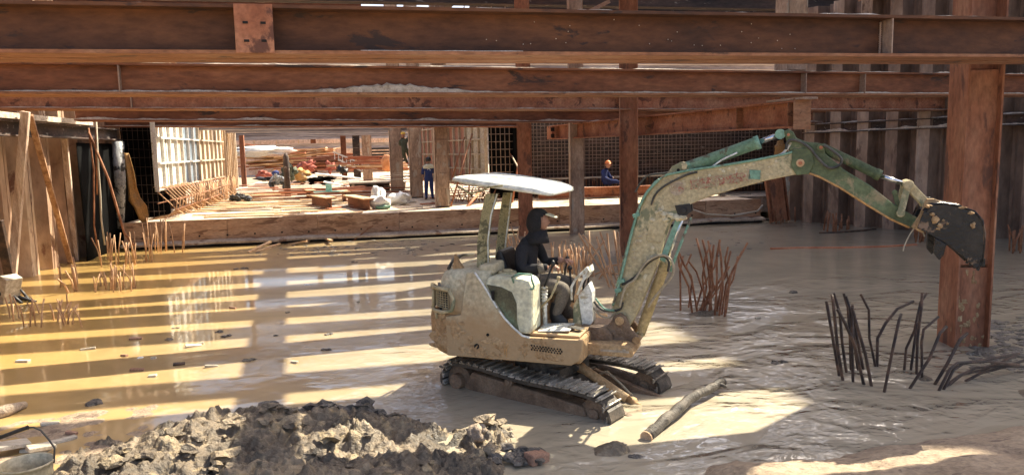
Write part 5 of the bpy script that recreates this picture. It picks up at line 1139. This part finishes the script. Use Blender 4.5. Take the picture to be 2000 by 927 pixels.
# hood shell open to the front
def hood(c, r, open_x, matn, parent, name='hood', nk=True):
    bm = bmesh.new(); bmesh.ops.create_uvsphere(bm, u_segments=26, v_segments=20, radius=1); vs = []; keep = []
    for v_ in bm.verts:
        x, y, z = v_.co; k = 1 + .04 * noise.noise(v_.co * 2.5)
        if z < -.35: x = x * .9 - .10; 
        vs.append(V(c) + V((x * r[0], y * r[1], z * r[2])) * k)
    fs = [tuple(v_.index for v_ in f.verts) for f in bm.faces if not (f.calc_center_median().x > open_x and -.8 < f.calc_center_median().z < .62)]
    bm.free(); m = MB(); m.add(vs, fs, 0, True); o = m.build(name, matn, parent); s_ = o.modifiers.new('t', 'SOLIDIFY'); s_.thickness = .014; return o
hood((-.135, 0, 1.865), (.14, .115, .162), .5, 'cloth_black', op)
m = MB(); m.loft([[V((-.17 + .16 * math.cos(a), .135 * math.sin(a), 1.64)) for a in [k * math.pi / 8 for k in range(16)]], [V((-.15 + .125 * math.cos(a), .105 * math.sin(a), 1.71)) for a in [k * math.pi / 8 for k in range(16)]], [V((-.14 + .10 * math.cos(a), .09 * math.sin(a), 1.78)) for a in [k * math.pi / 8 for k in range(16)]]], 0, True); m.build('hood_collar', 'cloth_black', op)
m = MB(); m.prism([(.02, 0)] and [(-.03, -.07), (.03, -.065), (.075, -.04), (.088, 0), (.075, .04), (.03, .065), (-.03, .07)], lambda a, b_, t: (a, b_, t - a * .35), 1.945, 1.958); m.build('cap_brim', 'cloth_cream', op, bevel=.004)
for sg, ax in ((-1, .08), (1, .12)):
    m = MB(); m.loft([[V((ax + x_ * .1 + dx, sg * .155 + y_ * w_, z_)) for x_, y_ in [(math.cos(a), math.sin(a)) for a in [k * math.pi / 6 for k in range(12)]]] for (dx, w_, z_) in ((.06, .045, .766), (.065, .05, .785), (.05, .045, .82))] + [[V((ax + math.cos(a) * .055, sg * .155 + .048 * math.sin(a), .90)) for a in [k * math.pi / 6 for k in range(12)]], [V((ax + .03 + math.cos(a) * .06, sg * .155 + .055 * math.sin(a), 1.0)) for a in [k * math.pi / 6 for k in range(12)]]], 0, True)
    m.build('boot', 'black' if sg < 0 else 'cloth_grey', op)
m = MB(); m.tube([(-.06, -.335 + .06, 1.38), (.0, -.30 + .05, 1.395)], .053, 12); m.build('sleeve_stripe', 'cloth_grey', op)
# ---- workers on the slab; local frame: x right, y away, z up, facing given per joint
def worker(label, loc, joints, rad, edges, headc, hf_, pal_, mats, s=1.0, rz=0, hat=None, extra=None, hands=()):
    t = thing('person', label, 'person', loc, rz); t.scale = (s, s, s)
    sp = [({k: (V(joints[k]), rad[k]) for k in joints}, edges, 'pelvis')]
    for (w_, d_, u_) in hands: hand(sp, w_, d_, u_, 1.0, .5)
    mb = fuse(sp); headmesh(mb, headc, hf_); finish(mb, pal_, 'body', mats, t)
    if hat:
        m = MB(); c = V(headc) + V((0, 0, .03)); fwd = V(hf_).normalized()
        rings = [[c + V((math.cos(a) * r_, math.sin(a) * r_ * .92, z_)) for a in [k * math.pi / 9 for k in range(18)]] for r_, z_ in ((.150, .03), (.118, .035), (.112, .08), (.085, .125), (.03, .148))]
        rings[0] = [p + fwd * .02 for p in rings[0]]; m.loft(rings, 0, True); m.build('helmet', hat, t)
    if extra: extra(t)
    return t
RAD = {'pelvis': (.17, .14), 'waist': (.165, .13), 'chest': (.185, .14), 'neckb': .085, 'headb': .055, 'sh1': .09, 'el1': .07, 'wr1': .045, 'sh2': .09, 'el2': .07, 'wr2': .036, 'hp1': .12, 'kn1': .085, 'an1': .06, 'to1': .045, 'hp2': .12, 'kn2': .085, 'an2': .06, 'to2': .04}
EDG = [('pelvis', 'waist'), ('waist', 'chest'), ('chest', 'neckb'), ('neckb', 'headb'), ('chest', 'sh1'), ('sh1', 'el1'), ('el1', 'wr1'), ('chest', 'sh2'), ('sh2', 'el2'), ('el2', 'wr2'), ('pelvis', 'hp1'), ('hp1', 'kn1'), ('kn1', 'an1'), ('an1', 'to1'), ('pelvis', 'hp2'), ('hp2', 'kn2'), ('kn2', 'an2'), ('an2', 'to2')]
# standing, seen from behind, in blue with cream shoulders
q = G(842, 392, .74)
def jx(t):
    m = MB(); m.tube([(-.06, -.142, 1.22), (-.03, -.15, 1.26), (.03, -.15, 1.25), (.06, -.142, 1.18)], .012, 6); m.build('jacket_mark', 'white', t)
    m = MB(); m.loft([[V((x_ * w_, y_ * .135 - .0, z_)) for x_, y_ in [(math.cos(a), math.sin(a)) for a in [k * math.pi / 8 for k in range(16)]]] for w_, z_ in ((.245, 1.27), (.24, 1.33), (.19, 1.40), (.09, 1.45))], 0, True); m.build('shoulder_yoke', 'cloth_cream', t)
worker('standing worker in blue with cream shoulders and a black hat, seen from behind', (q.x, q.y + .6, .74),
       {'pelvis': (0, 0, .90), 'waist': (0, 0, 1.02), 'chest': (0, .0, 1.24), 'neckb': (0, .03, 1.41), 'headb': (.0, .06, 1.48), 'sh1': (-.18, 0, 1.35), 'el1': (-.25, .04, 1.10), 'wr1': (-.20, .18, .95), 'sh2': (.18, 0, 1.35), 'el2': (.25, .06, 1.12), 'wr2': (.17, .25, 1.1),
        'hp1': (-.10, 0, .84), 'kn1': (-.12, .02, .47), 'an1': (-.13, 0, .10), 'to1': (-.14, .12, .04), 'hp2': (.10, 0, .84), 'kn2': (.10, .04, .47), 'an2': (.13, .0, .10), 'to2': (.15, .12, .04)}, RAD, EDG, (0, .07, 1.58), (.1, 1, -.2),
       lambda c: 1 if (c.z > 1.44) else (1 if (c.z < 1.02 and abs(c.x) > .19) else (2 if c.z < .10 else 0)), ['cloth_blue', 'skin', 'black'], s=.96, hands=(((-.2, .18, .95), (.0, .5, -1), (-1, 0, 0)),),
       extra=lambda t: (jx(t), MB().blob((0, .06, 1.625), (.115, .12, .12), 3, 3, .05).build('black_hat', 'black', t)))
# seated blue worker with an orange helmet
SJ = {'pelvis': (0, 0, .12), 'waist': (-.01, .02, .25), 'chest': (0.02, .03, .46), 'neckb': (.07, 0, .60), 'headb': (.11, -.01, .66), 'sh1': (-.10, -.10, .55), 'el1': (-.08, -.22, .30), 'wr1': (.18, -.25, .20), 'sh2': (.14, .14, .55), 'el2': (.26, .1, .32), 'wr2': (.38, -.05, .26),
      'hp1': (.05, -.1, .10), 'kn1': (.42, -.18, .16), 'an1': (.60, -.12, .06), 'to1': (.70, -.12, .04), 'hp2': (.05, .1, .10), 'kn2': (.38, .18, .22), 'an2': (.22, -.08, .06), 'to2': (.14, -.16, .05)}
q = PY(1180, 362, 27.2)
worker('worker in blue with an orange helmet, sitting on a plank before the rebar mesh', (q.x, q.y, q.z), SJ, RAD, EDG, (.15, -.02, .77), (1, -.4, -.1), lambda c: 1 if c.z > .66 or (c.x > .33 and .2 < c.z < .36 and c.y > -.14 and c.y < .04) else 0, ['cloth_blue', 'skin'], hat='helmet_orange', s=1.0)
# crouching plaid worker
q = G(546, 372, .74)
worker('crouching worker in plaid shirt and blue hood, bent over the slab', (q.x, q.y - .5, .74),
       {'pelvis': (0.0, .15, .35), 'waist': (0, .05, .47), 'chest': (0, -.12, .62), 'neckb': (-.02, -.25, .66), 'headb': (-.03, -.31, .66), 'sh1': (-.2, -.14, .60), 'el1': (-.34, -.26, .35), 'wr1': (-.25, -.42, .15), 'sh2': (.2, -.14, .60), 'el2': (.34, -.24, .35), 'wr2': (.22, -.4, .15),
        'hp1': (-.12, .12, .33), 'kn1': (-.24, -.22, .42), 'an1': (-.2, .08, .09), 'to1': (-.22, -.06, .05), 'hp2': (.12, .12, .33), 'kn2': (.26, -.2, .42), 'an2': (.22, .1, .09), 'to2': (.24, -.04, .05)}, RAD, EDG, (-.04, -.36, .72), (0, -1, -.5), lambda c: 1 if c.z < .3 or (abs(c.x) > .1 and c.z < .42) else 0, ['cloth_plaid', 'black'], s=1.15,
       extra=lambda t: MB().blob((-.05, -.3, .80), (.15, .14, .12), 3, 3, .15).build('blue_hood', 'cloth_blue', t))
q = PY(594, 358, 46)
worker('worker in tan shirt and yellow helmet sitting low at the middle of the slab', (q.x, q.y, .74), {k: (-v_[0], v_[1], v_[2]) for k, v_ in SJ.items()}, RAD, EDG, (-.15, -.02, .77), (-1, -.3, -.2), lambda c: 1 if c.z < .22 else (2 if c.z > .68 else 0), ['cloth_yellow', 'black', 'skin'], hat='helmet_yellow', s=1.1)
q = PY(792, 318, 36)
worker('worker in dark green with yellow helmet climbing between two columns', (q.x - .05, 35.6, q.z + .0),
       {'pelvis': (0.05, 0, .62), 'waist': (0.0, 0, .76), 'chest': (-.04, .0, .98), 'neckb': (-.05, .02, 1.14), 'headb': (-.03, .04, 1.21), 'sh1': (-.2, 0, 1.08), 'el1': (-.2, .12, .86), 'wr1': (-.05, .25, .9), 'sh2': (.14, 0, 1.1), 'el2': (.24, .1, 1.25), 'wr2': (.3, .2, 1.42),
        'hp1': (-.06, 0, .56), 'kn1': (.0, .1, .28), 'an1': (.12, .08, .0), 'to1': (.16, .18, -.03), 'hp2': (.14, 0, .56), 'kn2': (.22, .16, .36), 'an2': (.26, .06, .08), 'to2': (.28, .16, .05)}, RAD, EDG, (-.04, .04, 1.32), (.9, .4, 0), lambda c: 1 if c.z > 1.2 and abs(c.x) < .16 else (2 if c.z < .02 else 0), ['cloth_green', 'skin', 'cloth_pink'], hat='helmet_yellow', s=.98)
# ================================================================== LOG, STONES, DEBRIS, PAIL
random.seed(33)
lg = [G(1262, 858), G(1290, 832, .03), G(1322, 804, .06), G(1350, 780, .06), G(1378, 766, .07), G(1400, 754, .07), G(1412, 747, .07)]
pts = []; 
for i in range(len(lg) - 1):
    for j in range(4): pts.append(lg[i].lerp(lg[i + 1], j / 4) + Vector((0, 0, .012 * random.uniform(-1, 1) + .02)))
pts.append(lg[-1])
L_ = thing('log', 'dark bark-stripped log lying half sunk in front of the excavator', 'log', lg[1])
m = MB(); m.tube([p - lg[1] for p in pts], [.056 * (1 - .2 * i / len(pts)) * random.uniform(.95, 1.05) for i in range(len(pts))], 14, smooth=True)
o = m.build('trunk', 'log', L_)
m = MB(); q = pts[0]; dd = (pts[0] - pts[1]).normalized(); m.tube([q - lg[1] - dd * .01, q - lg[1] + dd * .004], .06, 14, smooth=False); m.build('cut_end', 'logend', L_)
m = MB(); e = pts[-5] - lg[1]; m.tube([e, e + Vector((.05, -.05, .0)), e + Vector((.08, -.07, -.02))], [.028, .02, .012], 7); m.build('branch_stub', 'log', L_)
tag(MB().tube([G(-20, 812, .04), G(15, 800, .06), G(48, 790, .03)], [.06, .065, .04], 10).build('driftwood', 'mudstone'), 'short muddy log floating at the left picture edge', 'log')
m = MB(); m.blob(G(932, 845, .1), (.10, .09, .08), 4, 3, .35, 1.4); tag(m.build('stone', 'mudstone'), 'angular brown stone at the right tip of the mud heap', 'stone')
m = MB(); q = G(1048, 893, .04); m.box(q, (.2, .13, .1), rz=.5, ry=.15); tag(m.build('brick', 'brick', bevel=.015), 'broken red brick at the water edge by the mud heap', 'brick')
m = MB(); q = G(1003, 893, .05); 
for k in range(16): m.blob(q + Vector((random.gauss(0, .16), random.gauss(0, .08), random.uniform(-.02, .03))), (.06, .05, .035), k, 2, .5)
tag(m.build('mud_clods', 'clod'), 'patch of dark wet clods between the stone and the brick', 'mud clods', kind='stuff')
deb = [(350, 712, .10, 'rust'), (268, 723, .09, 'r'), (637, 682, .08, 'd'), (488, 703, .10, 'd'), (455, 602, .1, 'r'), (475, 524, .12, 'd'), (690, 512, .1, 'd'), (638, 653, .08, 'd'), (378, 676, .12, 't'), (390, 672, .06, 't'), (172, 682, .1, 't'), (45, 706, .12, 't'), (243, 695, .08, 'r'), (298, 735, .08, 't'), (275, 698, .05, 'w'), (300, 700, .05, 't'), (430, 648, .08, 'd'), (438, 658, .09, 'd'), (413, 716, .08, 't'),
       (575, 708, .06, 't'), (1525, 708, .10, 'd'), (1330, 705, .07, 'd'), (1548, 570, .12, 'd'), (1480, 622, .05, 't'), (1215, 872, .08, 'd'), (1245, 892, .07, 'd'), (1905, 690, .1, 'd'), (118, 862, .14, 't'), (98, 830, .1, 't'), (70, 880, .16, 't'), (20, 870, .16, 't'), (140, 848, .08, 'r'), (860, 716, .05, 'd'), (345, 640, .06, 'd'), (330, 664, .09, 'd'), (600, 556, .06, 'w'), (560, 610, .05, 'd'), (700, 590, .05, 't'), (540, 655, .05, 'd'), (265, 662, .14, 'r'), (180, 790, .12, 'd')]
LBS = {(637, 682): 'dark clod in the stripes left of the tracks, lower of two', (488, 703): 'dark clod on the lit stripe above the mud heap', (475, 524): 'dark clod far out at the top of the wide shadow band', (690, 512): 'dark clod on a far stripe behind the engine hood', (638, 653): 'dark clod in the stripes left of the tracks, upper of two', (430, 648): 'small dark clod in the shadow band, near the dark wood chip', (438, 658): 'flat dark clod in the shadow band below the smaller one', (1525, 708): 'dark clod in the ripples between the log and the dark rods', (1548, 570): 'flat dark clod in calm water behind the dark rods', (1215, 872): 'dark clod by the bottom edge below the log, left one', (1245, 892): 'dark clod by the bottom edge below the log, right one', (1905, 690): 'dark clod behind the foot of the large column', (860, 716): 'tiny clod by the drive sprocket', (345, 640): 'tiny dark clod on the left stripes, upper one', (330, 664): 'dark silt clod on the left stripes, larger lower one', (560, 610): 'tiny dark clod on the stripe at mid water', (540, 655): 'tiny dark clod near the shadow band edge', (180, 790): 'dark clod in the shade above the tin pail', (1330, 705): 'dark clod on the lit patch beyond the far track', (378, 676): 'pale wood chip beside the mud shoal left of the heap, larger one', (390, 672): 'pale wood chip touching the larger one left of the shadow band', (172, 682): 'thin pale chip on the stripes at the far left', (45, 706): 'pale chip nearest the left picture edge on the stripes', (298, 735): 'pale chip on the lowest left stripe', (300, 700): 'pale chip beside the foam bit', (413, 716): 'pale chip just above the mud heap at its left', (575, 708): 'pale chip above the middle of the mud heap', (1480, 622): 'pale flake on the ripples right of the twisted rebar bundle', (118, 862): 'pale chip on the silt flat above the pail handle', (98, 830): 'pale chip on the lit silt by the left edge', (70, 880): 'broad pale chip right behind the pail rim', (20, 870): 'broad pale chip at the left edge behind the pail', (700, 590): 'pale chip on the far stripes behind the engine hood', (268, 723): 'brick chip on the left stripes near the lowest ones', (455, 602): 'brick chip at the edge of the wide shadow band', (243, 695): 'brick chip left of the foam bit', (140, 848): 'brick chip on the silt above the pail', (265, 662): 'longest brick chip on the left stripes', (275, 698): 'white foam bit between the chips on the left stripes', (600, 556): 'white foam bit out on the far stripes'}
nm = {'r': ('brick_chip', 'brick', 'small brick chip in the shallow muddy water', 'brick chips in the shallow water'), 'rust': ('wood_chip', 'rebar_wet', 'dark wood chip floating near the mud heap, largest one', None), 'd': ('mud_clod', 'clod', 'small dark clod poking out of the muddy water', 'clods poking out of the water'), 't': ('wood_chip', 'board_grey', 'pale wood chip afloat on the muddy water', 'wood chips afloat'), 'w': ('styrofoam_bit', 'white', 'tiny white foam bit on the muddy water', 'foam bits on the water')}
for i, (u, v, s_, k) in enumerate(deb):
    q = G(u, v, .0); n_, mt, lb, gr = nm[k]; hz = h_heap(q.x, q.y) if (-5.1 < q.x < 2.1 and q.y < 8.8) else -1; q.z = max(0, hz, h_flat(q.x, q.y) if (-7 < q.x < -.8 and 5.5 < q.y < 9.9) else 0)
    m = MB()
    if k in 'tr' or k == 'rust':
        m.box((0, 0, .012), (s_ * random.uniform(1.2, 2), s_ * .6, .03), rz=random.uniform(-.8, .8), ry=random.uniform(-.15, .15), rx=random.uniform(-.2, .2)); o = m.build(n_, mt, bevel=.006)
    else:
        for j in range(3): m.blob((random.gauss(0, s_ * .4), random.gauss(0, s_ * .3), .0), (s_ * .5, s_ * .45, s_ * .28), i * 3 + j, 2, .4)
        o = m.build(n_, mt)
    o.location = q; tag(o, LBS.get((u, v), lb), 'debris', gr)
# loose clods lying all over the heap
m = MB(); random.seed(77)
for k in range(260):
    x, y = random.uniform(-3.2, 1.5), random.uniform(4.9, 8.0); h = h_heap(x, y)
    if h < .0 or noise.noise(Vector((x * 1.5, y * 1.5, 11))) < -.15: continue
    s_ = random.choice((.015, .025, .04, .055, .07)) * random.uniform(.7, 1.2); m.blob((x, y, h + s_ * .3), (s_ * 1.3, s_ * 1.1, s_ * .6), k, 2, .75, 2.6)
tag(m.build('mud_crumbs', 'mud'), 'crumbs and clods of dug mud scattered over the heap', 'mud clods', kind='stuff'); m = MB()
for k in range(90):
    u = random.uniform(340, 880); x, y = (lambda p: (p.x, p.y))(G(u, 800 + random.uniform(-25, 12), .1)); h = h_heap(x, y)
    if h < -.05: continue
    s_ = random.uniform(.05, .10); m.blob((x, y, h + s_ * .2), (s_ * 1.3, s_ * 1.1, s_ * .7), k, 2, .8, 2.4)
tag(m.build('wet_clods', 'clod'), 'dark wet clods along the far rim of the mud heap', 'mud clods', kind='stuff')
# scattered wet clods on the far shallow flats
m = MB()
for k in range(420):
    u = random.choice((random.uniform(500, 830), random.uniform(560, 1500), random.uniform(1900, 2000))); v = random.uniform(464, 500) if u < 1500 else random.uniform(620, 720)
    q = G(u, v); s_ = random.uniform(.015, .06)
    if q.y > 22.7: continue
    m.blob((q.x, q.y, .0), (s_ * 1.6, s_ * 1.3, s_ * .4), k, 1, .4)
tag(m.build('silt_lumps', 'clod'), 'fine lumps of silt scattered in the shallows', 'silt', kind='stuff')
# floating strand lines on the right
for i, pl in enumerate((((1600, 455), (1640, 454), (1690, 450), (1710, 447)), ((1505, 486), (1560, 484), (1640, 484), (1720, 482), (1790, 478)))):
    m = MB(); m.tube([G(u, v, .01) for u, v in pl], .035, 6); tag(m.build('floating_pole', 'board_red' if i else 'rebar_wet'), ('longer' if i else 'shorter') + ' thin pole floating before the right sheet pile wall', 'pole')
# pail bottom left
def pz(u, v): return G(u, v, .42)
pc = G(52, 912, .40); pr = .175
pl = thing('pail', 'old tin pail with a black handle grip at the bottom left corner', 'bucket', (pc.x, pc.y, .16))
m = MB(); n = 36; circ = lambda r, z: [V((r * math.cos(a), r * math.sin(a), z)) for a in [2 * math.pi * k / n for k in range(n)]]
m.loft([circ(.14, .0), circ(.155, .1), circ(.165, .17), circ(.170, .175), circ(.166, .18), circ(.175, .26), circ(.183, .265), circ(.186, .275), circ(.180, .283), circ(.172, .275), circ(.164, .18), circ(.14, .02)], 0, True); m.build('pail_body', 'pail', pl)
m = MB(); m.tube([(0, 0, .02), (0, 0, .16)], .158, 30, smooth=False); m.build('pail_content', 'pail_in', pl)
m = MB(); pa = [ (.18, .02, .25), (.19, .03, .36), (.15, .04, .43), (.10, .05, .50), (.05, .06, .525), (-.0, .065, .525)]; m.tube(pa, .007, 7); m.tube([(-.05, .07, .515), (-.3, .04, .42), (-.33, .0, .36)], .006, 6); m.build('handle', 'hose', pl)
m = MB(); m.tube([(.01, .065, .527), (.0, .065, .525), (-.28, .05, .44)], [.018, .015, .015], 10); m.build('handle_grip', 'black', pl)
for (u, v, s_, lb) in ((20, 868, .3, 'pale broken slab piece behind the tin pail'), (80, 872, .22, 'flat pale wooden offcut behind the tin pail')):
    q = G(u, v, .08); tag(MB().box(q, (s_, s_ * .6, .04), rz=.6, ry=.12).build('broken_plank', 'board_grey', bevel=.008), lb, 'offcut')
